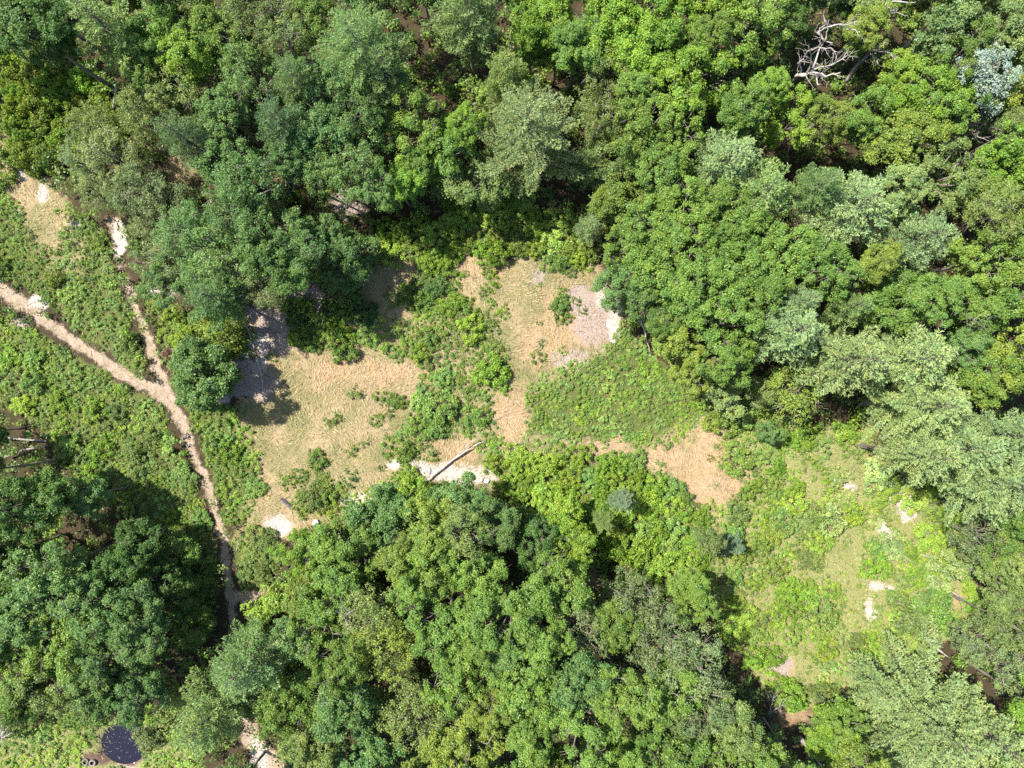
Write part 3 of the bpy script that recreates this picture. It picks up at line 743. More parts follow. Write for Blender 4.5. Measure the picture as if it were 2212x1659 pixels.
# ------------------------------------------------------------------ shrubs
SPOTS = []       # (u, v, r, colour, height factor)
for c in [(625, 1041, 19, 'mid'), (653, 1026, 17, 'mid'), (684, 994, 22, 'mid'), (722, 906, 17, 'mid'), (816, 906, 16, 'mid'), (772, 850, 16, 'mid'), (825, 853, 18, 'mid'), (857, 865, 21, 'mid'), (845, 895, 12, 'olive'),
          (763, 970, 15, 'mid'), (790, 957, 10, 'mid'), (833, 967, 20, 'mid'), (872, 973, 24, 'mid'), (933, 982, 17, 'olive'), (901, 929, 27, 'mid'), (954, 890, 34, 'light'), (940, 925, 26, 'light'), (1027, 906, 28, 'mid'), (826, 1011, 8, 'dark'),
          (760, 1035, 18, 'blue'), (744, 1086, 13, 'blue'), (678, 1076, 30, 'olive'), (706, 1068, 26, 'yolive'), (660, 1100, 20, 'yolive'), (705, 1044, 18, 'ygreen'), (883, 1026, 22, 'ygreen'), (855, 1035, 16, 'ygreen'), (540, 765, 17, 'mid'), (590, 771, 12, 'bright'),
          (925, 563, 28, 'bright'), (963, 575, 24, 'bright'), (992, 601, 16, 'bright'), (1057, 582, 18, 'bright'), (1060, 612, 20, 'bright'), (1046, 628, 14, 'olive'), (1165, 616, 6, 'mid'), (1165, 699, 7, 'mid'), (1212, 662, 22, 'mid'), (1216, 684, 18, 'mid'), (1215, 640, 17, 'mid'),
          (1247, 651, 10, 'olive'), (1262, 671, 9, 'olive'), (1162, 771, 17, 'mid'), (1170, 740, 9, 'olive'), (1215, 758, 10, 'ygreen'), (1057, 657, 13, 'bright'), (1086, 674, 15, 'bright'), (902, 616, 20, 'mid'), (943, 616, 26, 'blue'), (849, 645, 20, 'mid'),
          (893, 639, 26, 'mid'), (919, 651, 24, 'mid'), (972, 654, 28, 'bright'), (1060, 800, 36, 'bright'), (1075, 760, 20, 'mid'), (1015, 710, 30, 'bright'), (1210, 560, 26, 'mid'), (1190, 575, 20, 'mid'), (1240, 585, 18, 'olive'), (1552, 960, 11, 'mid'), (1545, 1050, 7, 'olive'), (1440, 960, 12, 'mid'), (1425, 1015, 16, 'mid'),
          (1560, 1000, 15, 'mid'), (1535, 990, 9, 'olive'), (802, 545, 30, 'olive'), (800, 520, 24, 'olive'), (1280, 570, 18, 'ygreen'), (60, 695, 14, 'dark'), (100, 745, 14, 'mid'), (340, 690, 18, 'olive'), (185, 560, 18, 'mid')]:
    SPOTS.append((*c, 1.0))
SAT = []
for c in list(SPOTS):
    for _ in range(4):
        a = random.uniform(0, 6.28); q = c[2] * random.uniform(.75, 1.25)
        SAT.append((c[0] + q * math.cos(a), c[1] + q * math.sin(a), c[2] * random.uniform(.25, .5), random.choice([c[3], 'olive', 'yolive']), .9))
BRUSH = {   # zone: colours, radius range, height factor, spacing
    'left_strip': (['olive', 'mid', 'yolive', 'mid', 'light'], (10, 25), .85), 'left_edge': (['bright', 'mid'], (16, 26), 1.0),
    'below_path': (['light', 'olive', 'ygreen', 'bright', 'light'], (11, 28), .85), 'path_side': (['bright', 'mid', 'light', 'bright', 'light'], (11, 26), .8), 'path_low': (['olive', 'mid'], (16, 26), 1.0),
    'fork_side': (['yolive', 'mid', 'ygreen', 'olive'], (16, 28), 1.0), 'centre': (['mid', 'bright', 'light', 'mid', 'olive'], (10, 27), .85), 'centre_up': (['mid', 'bright'], (14, 24), .9), 'shade': (['mid', 'bright', 'dark'], (18, 30), 1.2),
    'meadow': (['bright', 'light', 'mid', 'grass', 'bright'], (11, 26), .6), 'bright': (['bright', 'ygreen', 'bright', 'ygreen', 'light'], (18, 36), 1.15), 'yellow': (['ygreen', 'yolive', 'light', 'olive', 'ygreen', 'bright', 'grass'], (12, 36), .95),
    'corner_bush': (['ygreen', 'yolive', 'bright'], (24, 36), 1.5), 'pine_foot': (['ygreen', 'bright', 'yolive', 'lime'], (18, 32), 1.1), 'marsh': (['lime', 'ygreen', 'light'], (12, 28), .6), 'log_foot': (['ygreen', 'bright'], (12, 22), .8)}
for k, (cols, (r0, r1), hf) in BRUSH.items():
    p = B_[k]; us = [q[0] for q in p]; vs = [q[1] for q in p]
    area = .5 * abs(sum(p[i][0] * p[(i + 1) % len(p)][1] - p[(i + 1) % len(p)][0] * p[i][1] for i in range(len(p))))
    for _ in range(int(area / 10)):
        u = random.uniform(min(us), max(us)); v = random.uniform(min(vs), max(vs)); r = random.uniform(r0, r1)
        if not in_poly(np.array([u]), np.array([v]), p)[0]: continue
        if d_line(np.array([u]), np.array([v]), PATH_MAIN)[0] < 17 + r * .7 and v < 1400: continue
        if d_line(np.array([u]), np.array([v]), PATH_UP)[0] < 12 + r * .7: continue
        if math.hypot(u - 684, v - 1127) < r + 9 or d_line(np.array([u]), np.array([v]), [(602, 1075), (634, 1101)])[0] < r * .8: continue
        if ((u - 267) / (56 + r * .8)) ** 2 + ((v - 1608) / (50 + r * .8)) ** 2 < 1 or math.hypot(u - 205, v - 1645) < r + 18: continue
        if any((u - s_[0]) ** 2 + (v - s_[1]) ** 2 < (.62 * (r + s_[2])) ** 2 for s_ in SPOTS): continue
        c = cols[int(noise2(u * .012 + 3, v * .012, 77) * 1.4 * len(cols) + random.uniform(-.8, .8)) % len(cols)]
        if k == 'yellow':
            if u > 1750 and random.random() < .5: c = random.choice(['hay', 'lime', 'grass', 'hay', 'ygreen'])  # sun hot spot painted in as paler leaf colours on this side
            if noise2(u * .02, v * .02, 91) > (.60 if u > 1720 else .70): continue
        SPOTS.append((u, v, r, c, hf * random.uniform(.75, 1.45 if k in ('yellow', 'bright', 'pine_foot') else 1.2)))
SPOTS.sort(key=lambda s_: -s_[2] * s_[4])

def in_view(u, v): return -5 < u < 2217 and -5 < v < 1664
single = [s_ for s_ in SPOTS if in_view(s_[0], s_[1])][:295]
sset = set(single)
rest = [s_ for s_ in SPOTS if s_ not in sset] + SAT
for (u, v, r, c, hf) in single:
    zt = r * S * hf * .7
    x, y, _ = at(u, v, zt)
    g = float(height(np.array([x]), np.array([y]))[0])
    t = thing('shrub', (x, y, g - .02), None, 'shrub', 'shrubs of the clearing and the brush')
    i = random.randrange(len(SHRUBS)); rot = random.uniform(0, 6.28); s = r * S
    f = link_obj('foliage', SHRUBS[i], t); s *= 1.1; f.scale = (s, s, s * hf * random.uniform(.85, 1.2)); f.rotation_euler = (0, 0, rot); f.color = jit(LEAF[c], .2)
    st = link_obj('stems', SHRUB_RAW[i][2], t); st.scale = f.scale; st.rotation_euler = (0, 0, rot)
    REG.append([t, u, v, 'shrub', c, 'small' if r < 17 else ('large' if r > 27 else 'medium sized'), None])

# ------------------------------------------------------------------ ground cover: everything leafy that nobody could count
CV_, CC_, CT_ = [], [], []
for (u, v, r, c, hf) in rest:
    raw, tn, _ = SHRUB_LIGHT[random.randrange(len(SHRUB_LIGHT))]
    x, y, _ = at(u, v); a = random.uniform(0, 6.28); s = r * S
    rv = raw * np.array([s, s, s * hf])
    w = np.stack([rv[:, 0] * math.cos(a) - rv[:, 1] * math.sin(a) + x, rv[:, 0] * math.sin(a) + rv[:, 1] * math.cos(a) + y, rv[:, 2]], 1)
    w[:, 2] += float(height(np.array([x]), np.array([y]))[0])
    CV_.append(w); CT_.append(tn); CC_.append(np.repeat(np.array([jit(LEAF[c], .2)[:3]]), len(w), 0))

def cover(n, accept, per, rc, zr, leaf, colour_of, seed):
    rng = np.random.default_rng(seed)
    x = rng.uniform(-58, 58, n); y = rng.uniform(-44, 44, n)
    k = accept(x, y, rng); x, y = x[k], y[k]
    if len(x) == 0: return
    z = height(x, y) + rng.uniform(zr[0], zr[1], len(x)) ** 1.0
    cc = np.stack([x, y, z], 1)
    e = unit(rng.normal(size=(len(x), per, 3)) + np.array([0, 0, .7]))
    rr = rng.uniform(rc[0], rc[1], (len(x), 1, 1))
    P = (cc[:, None] + e * rr * rng.uniform(.3, 1.1, (len(x), per, 1)) * np.array([1, 1, .7])).reshape(-1, 3)
    gz = height(P[:, 0], P[:, 1]) + .02
    P[:, 2] = np.maximum(P[:, 2], gz)
    n_ = (.4 * e.reshape(-1, 3) + np.array([0, 0, .65]) + .45 * rng.normal(size=(len(P), 3)))
    v = leaves(P, n_, leaf[0], leaf[1], rng)
    col = colour_of(x, y, rng)
    CV_.append(v); CC_.append(np.repeat(col, per * 4, 0))
    CT_.append(np.repeat(np.clip(np.repeat(rng.uniform(.25, .75, len(x)), per) + rng.normal(size=len(P)) * .18, 0, 1), 4))

def bare(x, y):
    return np.maximum(np.maximum(sample(M_path, x, y), sample(M_sand, x, y)), np.maximum(sample(M_mud, x, y), np.maximum(sample(M_litter, x, y), sample(M_rust, x, y))))
def pick(names, w, k):
    c = np.array([LEAF[n] for n in names]); q = np.clip((w * len(names)).astype(int), 0, len(names) - 1)
    return c[q] * k[:, None]
cover(24000, lambda x, y, r: (sample(M_green, x, y) > r.uniform(.15, .85, len(x))) & (r.uniform(size=len(x)) > sample(M_hay, x, y) * .3) & (bare(x, y) < .45), 26, (.16, .34), (.0, .35), (.13, .075),
      lambda x, y, r: np.where((uv_of(x, y)[0] > 1480)[:, None], pick(['grass', 'olive', 'ygreen', 'yolive'], np.clip(noise2(x * .35, y * .35, 61) + r.normal(size=len(x)) * .15, 0, .99), r.uniform(.8, 1.15, len(x))),
                               pick(['mid', 'bright', 'olive', 'light'], np.clip(noise2(x * .35, y * .35, 62) + r.normal(size=len(x)) * .15, 0, .99), r.uniform(.75, 1.1, len(x)))), 71)
cover(13000, lambda x, y, r: (sample(M_green, x, y) < .2) & (sample(M_dry, x, y) < .3) & (bare(x, y) < .35) & (r.uniform(size=len(x)) < .9), 34, (.35, .85), (.1, 2.2), (.27, .16),
      lambda x, y, r: pick(['dark', 'mid', 'olive', 'bright'], np.clip(noise2(x * .2, y * .2, 63) + r.normal(size=len(x)) * .15, 0, .99), r.uniform(.7, 1.05, len(x))), 72)
cover(16000, lambda x, y, r: (sample(M_dry, x, y) > .6) & (bare(x, y) < .6) & ((fbm(x * .3, y * .3, 64) > r.uniform(.44, .72, len(x))) | (r.uniform(size=len(x)) < sample(M_soft, x, y) * 1.5)), 14, (.06, .24), (.0, .1), (.10, .05),
      lambda x, y, r: pick(['olive', 'grass', 'yolive'], r.uniform(0, .99, len(x)), r.uniform(.9, 1.3, len(x))), 73)
vv = np.concatenate(CV_)
tag(link_obj('undergrowth', mesh('undergrowth', vv, quads(len(vv) // 4), [M_COVER], tint=np.concatenate(CT_), col=np.concatenate(CC_))),
    'low leafy undergrowth covering the ground between shrubs and under trees', 'undergrowth', kind='stuff')

def dry_grass():
    rng = np.random.default_rng(81)
    n = 460000
    x = rng.uniform(-50, 50, n); y = rng.uniform(-38, 38, n)
    d = sample(M_dry, x, y) * (1 - np.maximum(sample(M_path, x, y), sample(M_sand, x, y)) * .9) * (1 - sample(M_litter, x, y) * .7)
    d = d * np.clip(-.15 + 1.7 * fbm(x * .45, y * .45, 65), .05, 1.2)
    gr = (sample(M_green, x, y) * .12 + sample(M_hay, x, y) * .4) * (1 - bare(x, y))
    rd = sample(M_path, x, y) * .10
    k = rng.uniform(size=n) < np.maximum(np.maximum(d, gr), rd)
    x, y = x[k], y[k]; n = len(x)
    ang = 2 * np.pi * 1.6 * fbm(x * .13, y * .13, 66) + rng.normal(size=n) * .6
    til = rng.uniform(.05, .65, n)
    A = np.stack([np.cos(ang) * np.cos(til), np.sin(ang) * np.cos(til), np.sin(til)], 1)
    B = np.stack([-np.sin(ang), np.cos(ang), np.zeros(n)], 1)
    P = np.stack([x, y, height(x, y) + rng.uniform(.0, .10, n)], 1)
    big = (rng.uniform(size=(n, 1)) < .12)
    ln = np.where(big, rng.uniform(.45, .8, (n, 1)), rng.uniform(.22, .55, (n, 1))); wd = np.where(big, rng.uniform(.025, .045, (n, 1)), rng.uniform(.018, .042, (n, 1)))
    v = np.stack([P, P + A * ln * .5 - B * wd * .5, P + A * ln - np.array([0, 0, .06]), P + A * ln * .5 + B * wd * .5], 1).reshape(-1, 3)
    rs = sample(M_rust, x, y)[:, None]
    straw = np.array([.310, .245, .128]); rust = np.array([.360, .250, .145]); grn = np.array([.165, .185, .058])
    c = straw * (1 - rs) + rust * rs
    gm = np.clip((noise2(x * .22, y * .22, 67) - .5) * 2.2 + sample(M_soft, x, y) * 1.6 + rng.normal(size=n) * .25, 0, 1)[:, None] * (1 - rs) * .8
    c = c * (1 - gm) + grn * gm
    hm = sample(M_hay, x, y)[:, None] * (rng.uniform(size=(n, 1)) < .8)
    c = c * (1 - hm) + np.array([.200, .235, .075]) * hm
    c = c * rng.uniform(.55, 1.2, (n, 1)) * np.where(big, 1.25, 1.0)
    tag(link_obj('dry_grass', mesh('dry_grass', v, quads(n), [M_STRAW], tint=np.repeat(rng.uniform(0, 1, n), 4), col=np.repeat(c, 4, 0))),
        'dry straw coloured grass lying flat over the clearing', 'grass', kind='stuff')
dry_grass()

def gravel():
    rng = np.random.default_rng(83); n = 150000
    x = rng.uniform(-50, 50, n); y = rng.uniform(-38, 38, n)
    p = np.maximum(np.maximum(sample(M_sand, x, y) * .55, sample(M_path, x, y) * .22), sample(M_litter, x, y) * .28)
    k = rng.uniform(size=n) < p; x, y = x[k], y[k]; n = len(x)
    r = .02 + .06 * rng.uniform(0, 1, n) ** 3 + .09 * (rng.uniform(size=n) < .03)
    a = rng.uniform(0, 6.28, n); ca, sa_ = np.cos(a), np.sin(a); st = rng.uniform(.6, 1.0, n)
    z = height(x, y)
    ring = [(1, 0), (.3, .9), (-.8, .6), (-.9, -.5), (.2, -1)]
    vs = [np.stack([x + r * (p_[0] * ca - p_[1] * st * sa_), y + r * (p_[0] * sa_ + p_[1] * st * ca), z], 1) for p_ in ring]
    vs.append(np.stack([x + r * .1, y, z + r * .75], 1))
    v = np.stack(vs, 1).reshape(-1, 3)
    b = np.arange(n)[:, None] * 6
    f = np.concatenate([np.concatenate([b + i, b + (i + 1) % 5, b + 5], 1) for i in range(5)])
    c = np.array([.30, .255, .225]) * rng.uniform(.45, 1.45, (n, 1))
    tag(link_obj('gravel', mesh('gravel', v, f, [M_STRAW], tint=np.full(6 * n, .5), col=np.repeat(c, 6, 0))), 'small stones scattered over bare sand and paths', 'gravel', kind='stuff')
gravel()

def fallen_twigs():
    rng = np.random.default_rng(84); n = 60000
    x = rng.uniform(-50, 50, n); y = rng.uniform(-38, 38, n)
    p = np.maximum(np.maximum(sample(M_litter, x, y) * .20, sample(M_sand, x, y) * .05), np.maximum(sample(M_dry, x, y) * .02, sample(M_path, x, y) * .04))
    k = rng.uniform(size=n) < p; x, y = x[k], y[k]; n = len(x)
    a = rng.uniform(0, 6.28, n); L = rng.uniform(.2, .9, (n, 1)); w = rng.uniform(.008, .022, (n, 1))
    A = np.stack([np.cos(a), np.sin(a), rng.normal(size=n) * .06], 1); B = np.stack([-np.sin(a), np.cos(a), np.zeros(n)], 1)
    P = np.stack([x, y, height(x, y) + .03], 1); U = np.array([0, 0, 1.0])
    e = [P - A * L * .5 + B * w, P - A * L * .5 - B * w, P - A * L * .5 + U * w * 1.6, P + A * L * .5 + B * w * .5, P + A * L * .5 - B * w * .5, P + A * L * .5 + U * w]
    v = np.stack(e, 1).reshape(-1, 3); b = np.arange(n)[:, None] * 6
    f = np.concatenate([np.concatenate([b + i, b + j, b + j + 3, b + i + 3], 1) for i, j in ((0, 2), (2, 1), (1, 0))])
    c = np.array([.24, .20, .175]) * rng.uniform(.4, 1.6, (n, 1))
    tag(link_obj('fallen_twigs', mesh('fallen_twigs', v, f, [M_STRAW], tint=np.full(6 * n, .5), col=np.repeat(c, 6, 0))), 'thin dry twigs littering the bare ground', 'twigs', kind='stuff')
fallen_twigs()

# ------------------------------------------------------------------ dead wood
LIFT = [0.0]
def limb_pts(pl, z0, z1):
    z0, z1 = z0 + LIFT[0], z1 + LIFT[0]
    n = len(pl)
    return [np.array(at(p[0], p[1], z0 + (z1 - z0) * i / max(1, n - 1))) for i, p in enumerate(pl)]

def smooth_line(pts, sub=3, wob=.05, rng=RNG):
    out = []
    pts = [np.asarray(p, float) for p in pts]
    for a, b in zip(pts[:-1], pts[1:]):
        for s_ in range(sub):
            out.append(a + (b - a) * s_ / sub + rng.normal(size=3) * wob * (s_ > 0))
    out.append(pts[-1])
    return out

def twigs(tb, line, n, ln, r, rng, depth=1):
    line = [np.asarray(p) for p in line]
    for _ in range(n):
        i = rng.integers(1, len(line)); p = line[i]
        d = unit(line[i] - line[i - 1]); e = unit(d * .7 + rng.normal(size=3) * np.array([.7, .7, .35]))
        l = ln * rng.uniform(.5, 1.2); q = p + e * l * .5 + rng.normal(size=3) * .06; w = p + e * l + rng.normal(size=3) * .12 + np.array([0, 0, .1])
        tb.add([p, q, w], [r, r * .7, r * .3], 4)
        if depth: twigs(tb, [p, q, w], 2, ln * .5, r * .55, rng, depth - 1)

def snag(name, label, cat, limbs, trunk=None, mat=M_BONE, seed=1, group=None):
    """limbs: (survey polyline, z at its start, z at its end, base radius, twigs); each limb a mesh of its own"""
    rng = np.random.default_rng(seed)
    base = trunk[0] if trunk else limbs[0][0][0]
    z0 = trunk[1] if trunk else limbs[0][1]
    bx, by, _ = at(base[0], base[1], z0 if not trunk else 0)
    t = thing(name, (bx, by, 0), label, cat, group)
    o3 = np.array([bx, by, 0])
    if trunk:
        tb = Tubes(); pts = [np.array([bx, by, hz(*base) - .1]) - o3] + [np.array(at(*q)) - o3 for q in trunk[2]]
        tb.add(smooth_line(pts, 3, .03, rng), np.linspace(trunk[3], trunk[3] * .6, (len(pts) - 1) * 3 + 1), 8)
        link_obj('trunk', tb.mesh('trunk', mat), t)
    for (pl, za, zb, r, nt_) in limbs:
        tb = Tubes()
        ln = [p - o3 for p in smooth_line(limb_pts(pl, za, zb), 3, .04, rng)]
        tb.add(ln, np.linspace(r, r * .3, len(ln)) * RNG.uniform(.85, 1.15, len(ln)), 7)
        if nt_: twigs(tb, ln, nt_, .9, r * .38, rng)
        link_obj('limb', tb.mesh('limb', mat), t)
    REG.append([t, base[0], base[1], name, None, None, label])
    return t

def at_u(u, v, z):   # survey position of the ground point under something seen at (u, v) at height z
    k = (H - z) / H
    return (CU + (u - CU) * k, CV + (v - CV) * k)

LIFT[0] = 2.2
snag('dead_tree', 'large bleached dead tree with tangled white limbs in a dark gap', 'dead tree', [
    ([(1722, 163), (1740, 163), (1758, 157), (1770, 160), (1783, 166), (1798, 160), (1815, 157)], 6.5, 8.5, .13, 8),
    ([(1745, 160), (1772, 144), (1798, 140), (1829, 121)], 6.8, 9, .10, 9), ([(1741, 160), (1751, 139), (1752, 118), (1750, 108)], 6.8, 9.5, .08, 6),
    ([(1765, 162), (1764, 172), (1766, 182), (1771, 184)], 7, 7.6, .08, 2), ([(1728, 160), (1729, 146), (1723, 138), (1734, 129), (1740, 117), (1749, 109), (1771, 102)], 6.5, 10, .09, 7),
    ([(1780, 89), (1767, 69), (1787, 59), (1813, 53), (1834, 53)], 8.5, 10, .11, 6), ([(1787, 59), (1784, 53), (1771, 60), (1764, 72)], 9, 9.5, .05, 2), ([(1810, 57), (1844, 64), (1856, 69)], 9.4, 9.8, .06, 4),
    ([(1780, 90), (1785, 73), (1787, 59)], 8.6, 9.3, .06, 2), ([(1771, 103), (1782, 106), (1794, 104), (1802, 111), (1800, 118)], 9, 9.5, .06, 7), ([(1755, 150), (1771, 103), (1780, 89), (1798, 93)], 7.0, 9, .10, 3)],
    trunk=(at_u(1722, 163, 8.7), 0, [(1719, 170, 6.0), (1722, 163, 8.7), (1745, 160, 9.1)], .2), seed=5)
snag('dead_tree', 'bleached dead limbs arching over the second dark gap at the upper edge', 'dead tree', [
    ([(1895, 33), (1906, 11), (1931, 3), (1962, 6)], 7, 9, .12, 4), ([(1895, 33), (1911, 36), (1920, 30), (1930, 29), (1940, 20)], 7, 9, .10, 8), ([(1911, 36), (1913, 41), (1913, 51)], 7.3, 7, .11, 1), ([(1908, 10), (1905, -6), (1910, -20)], 7.6, 8.5, .12, 2)],
    trunk=(at_u(1895, 33, 9.2), 0, [(1894, 36, 5), (1895, 33, 9.2)], .2), seed=6)
snag('leaning_dead_tree', 'grey dead trunk leaning across the wood with bare forked top', 'dead tree', [
    ([(1827, 177), (1854, 139), (1878, 113), (1896, 100), (1913, 91)], 2.5, 8, .19, 2), ([(1876, 112), (1890, 109), (1913, 109), (1922, 115)], 5.8, 7.5, .09, 5), ([(1880, 116), (1893, 128), (1896, 140)], 5.8, 6.5, .08, 4),
    ([(1876, 112), (1873, 93)], 6, 7.5, .05, 2), ([(1858, 134), (1844, 117), (1834, 108), (1844, 84)], 4.5, 7.5, .07, 6)], mat=M_GREYLOG, seed=7)
LIFT[0] = 0.0
snag('fallen_log', 'long grey fallen trunk lying past the bare forked dead top', 'log', [([(1953, 104), (1978, 80), (2008, 51)], 2, 4, .17, 0)], mat=M_GREYLOG, seed=8)
snag('fallen_log', 'thin reddish rotten trunk lying beside the long grey one', 'log', [([(1995, 84), (2012, 74), (2028, 63)], 2, 3, .10, 1)], mat=M_REDWOOD, seed=9)
snag('dead_tree', 'white bare branches rising from the gap beside a thick fallen trunk', 'dead tree', [
    ([(2073, 298), (2091, 287), (2105, 263), (2125, 245)], 5, 8, .09, 5), ([(2091, 287), (2104, 283), (2118, 274)], 5.5, 7, .06, 3), ([(2094, 287), (2108, 293), (2131, 303)], 5.5, 6.5, .07, 3), ([(2078, 292), (2081, 280), (2108, 247)], 5.2, 8, .05, 3),
    ([(2079, 282), (2073, 275), (2065, 270)], 5.8, 6.5, .06, 2), ([(2058, 330), (2068, 320), (2078, 313)], 3, 4, .05, 2), ([(2057, 329), (2070, 327), (2085, 330)], 3, 3.5, .05, 1)],
    trunk=(at_u(2073, 298, 5), 0, [(2072, 300, 3), (2073, 298, 5)], .16), seed=10)
snag('fallen_log', 'thick grey fallen trunk slanting under the bare white branches', 'log', [([(2062, 357), (2105, 330), (2148, 308), (2212, 276)], 1.5, 5, .30, 2)], mat=M_GREYLOG, seed=11)
snag('dead_tree', 'white splintered dead top at the edge beside yellowish crowns', 'dead tree', [([(2188, 366), (2200, 356), (2214, 348)], 7, 8, .10, 5), ([(2196, 362), (2203, 380), (2206, 396)], 7.2, 7, .08, 4), ([(2200, 356), (2192, 350)], 7.3, 7.8, .05, 1)],
     trunk=(at_u(2200, 358, 7), 0, [(2200, 358, 7)], .16), seed=12)
snag('fallen_log', 'long white forked log lying across bare sand in the clearing', 'log', [
    ([(917, 1044), (935, 1028), (958, 1010), (986, 988), (1010, 972), (1030, 960), (1045, 953)], .25, .4, .15, 0), ([(985, 988), (996, 976), (1008, 963), (1020, 952), (1030, 948)], .3, .7, .085, 1)], mat=M_BONE, seed=13)
snag('dead_branch', 'short pale branch lying on gravel below the forked log', 'branch', [([(1058, 1078), (1068, 1070), (1080, 1066), (1088, 1063)], .15, .2, .06, 1)], mat=M_BONE, seed=14)
snag('dead_branch', 'small pale branch resting on shrubs above the forked log', 'branch', [([(1030, 940), (1038, 934), (1046, 929)], .7, .9, .04, 1)], mat=M_BONE, seed=15)
snag('dead_branch', 'thin curved pale branch lying on rusty grass in the gap of green shrubs', 'branch', [([(1065, 906), (1074, 903), (1080, 897), (1090, 893)], .15, .2, .035, 0)], mat=M_BONE, seed=16)
snag('fallen_log', 'slim white birch log on leaf litter above the dry grass', 'log', [([(531, 700), (538, 715), (544, 736), (549, 757)], .5, .35, .11, 0), ([(539, 717), (552, 724), (564, 730)], .5, .3, .05, 0)], mat=M_BIRCH, seed=17)
snag('fallen_log', 'slim white birch log running from a round shrub into tree shade', 'log', [([(555, 772), (561, 795), (565, 812), (568, 830), (567, 850)], .3, .25, .09, 0), ([(556, 778), (552, 790), (551, 800)], .3, .2, .035, 0)], mat=M_BIRCH, seed=18)
snag('leaning_dead_tree', 'slim white birch trunk leaning out of the wood over pink bare ground', 'dead tree', [([(1364, 656), (1380, 685), (1390, 708), (1398, 740), (1407, 766)], 3.5, .3, .12, 1)], mat=M_BIRCH, seed=19)
snag('leaning_snag', 'pale leaning snag below the golden green pine', 'dead tree', [([(245, 238), (248, 214), (253, 178)], .5, 4.5, .15, 0)], mat=M_BIRCH, seed=20)
snag('fallen_log', 'thick white log poking out below the pale pines into yellow brush', 'log', [([(1906, 941), (1930, 947), (1958, 957)], .9, 1.1, .22, 1)], mat=M_BONE, seed=21)
snag('fallen_log', 'grey log half hidden under pale pines above the thick white log', 'log', [([(1892, 915), (1905, 917), (1927, 921)], .9, 1.2, .14, 1)], mat=M_GREYLOG, seed=22)
snag('fallen_log', 'grey log in shade between two pale pines', 'log', [([(1855, 873), (1880, 874), (1912, 878)], 1, 1.4, .15, 3)], mat=M_GREYLOG, seed=23)
snag('fallen_log', 'thick white log of a pair lying at the top of the very large pine', 'log', [([(2001, 1379), (2021, 1399), (2050, 1420)], .8, 1.0, .17, 0)], mat=M_BONE, seed=24)
snag('fallen_log', 'thinner white log crossing the thick one above the very large pine', 'log', [([(2003, 1378), (2020, 1385), (2038, 1394)], .9, .8, .09, 1)], mat=M_BONE, seed=25)
snag('fallen_log', 'grey log beside a rusty patch at the upper end of the lower wood', 'log', [([(2055, 1279), (2070, 1288), (2087, 1297)], .5, .5, .12, 1)], mat=M_GREYLOG, seed=26)
snag('fallen_log', 'long thin white log lying in pale yellow brush', 'log', [([(1925, 1184), (1950, 1200), (1980, 1219)], .6, .6, .07, 1)], mat=M_BONE, seed=27)
snag('fallen_log', 'thin white log half buried in blue green brush', 'log', [([(1981, 1194), (2000, 1201), (2021, 1208)], .6, .6, .055, 0)], mat=M_BONE, seed=28)
snag('fallen_log', 'short white log on lime yellow brush near the rusty soil', 'log', [([(1723, 1486), (1734, 1497), (1745, 1510)], .6, .6, .11, 0)], mat=M_BONE, seed=29)
snag('fallen_log', 'short pale stub lying between lime brush and the very large pine', 'log', [([(1821, 1491), (1826, 1496), (1832, 1501)], .6, .6, .10, 0)], mat=M_BONE, seed=30)
snag('fallen_log', 'thick grey trunk lying in a shaded gap at the lower edge', 'log', [([(1726, 1591), (1750, 1620), (1776, 1655)], .8, 1.4, .24, 2)], mat=M_GREYLOG, seed=31)
snag('fallen_log', 'thin grey trunk lying in shade beside the thick grey one', 'log', [([(1648, 1549), (1668, 1580), (1690, 1607)], .8, 1.6, .09, 4)], mat=M_GREYLOG, seed=32)
snag('dead_branch', 'bare pale branch on bright green leaves near the very large pine', 'branch', [([(1838, 1619), (1852, 1631), (1866, 1647)], 5.5, 5, .06, 4)], mat=M_BONE, seed=33)
snag('fallen_log', 'grey trunk lying straight in the dark hollow below the bushes', 'log', [([(-8, 945), (40, 948), (100, 953)], .8, 1, .17, 1)], mat=M_GREYLOG, seed=34)
snag('fallen_log', 'second grey trunk crossing at an angle in the dark hollow', 'log', [([(10, 988), (50, 972), (104, 962)], .6, 1, .13, 2)], mat=M_GREYLOG, seed=35)
snag('dead_tree', 'white splayed dead branches at the marsh edge far from the pond', 'dead tree', [([(-6, 1600), (8, 1580), (22, 1568)], 2, 4, .09, 6), ([(-4, 1598), (12, 1590), (26, 1582)], 2, 3, .07, 4), ([(-2, 1600), (2, 1580), (6, 1562)], 2, 4, .07, 4)], trunk=(at_u(-6, 1600, 2), 0, [(-6, 1600, 2)], .12), seed=36)
snag('dead_tree', 'bare purplish grey dead bush in the shaded edge above the clearing', 'dead bush', [([(750, 450), (746, 436), (738, 426)], 1, 3, .06, 10), ([(752, 450), (758, 438), (764, 430)], 1, 3, .06, 10), ([(750, 451), (752, 440), (750, 428)], 1, 3.5, .06, 10)], mat=M_GREYLOG, seed=37)
snag('dead_tree', 'tangle of bare grey twigs over the rusty soil in the lower gap', 'dead bush', [([(1660, 1540), (1668, 1520), (1672, 1500)], 1, 3, .06, 12), ([(1662, 1540), (1682, 1528), (1690, 1510)], 1, 3, .05, 12)], mat=M_GREYLOG, seed=38)
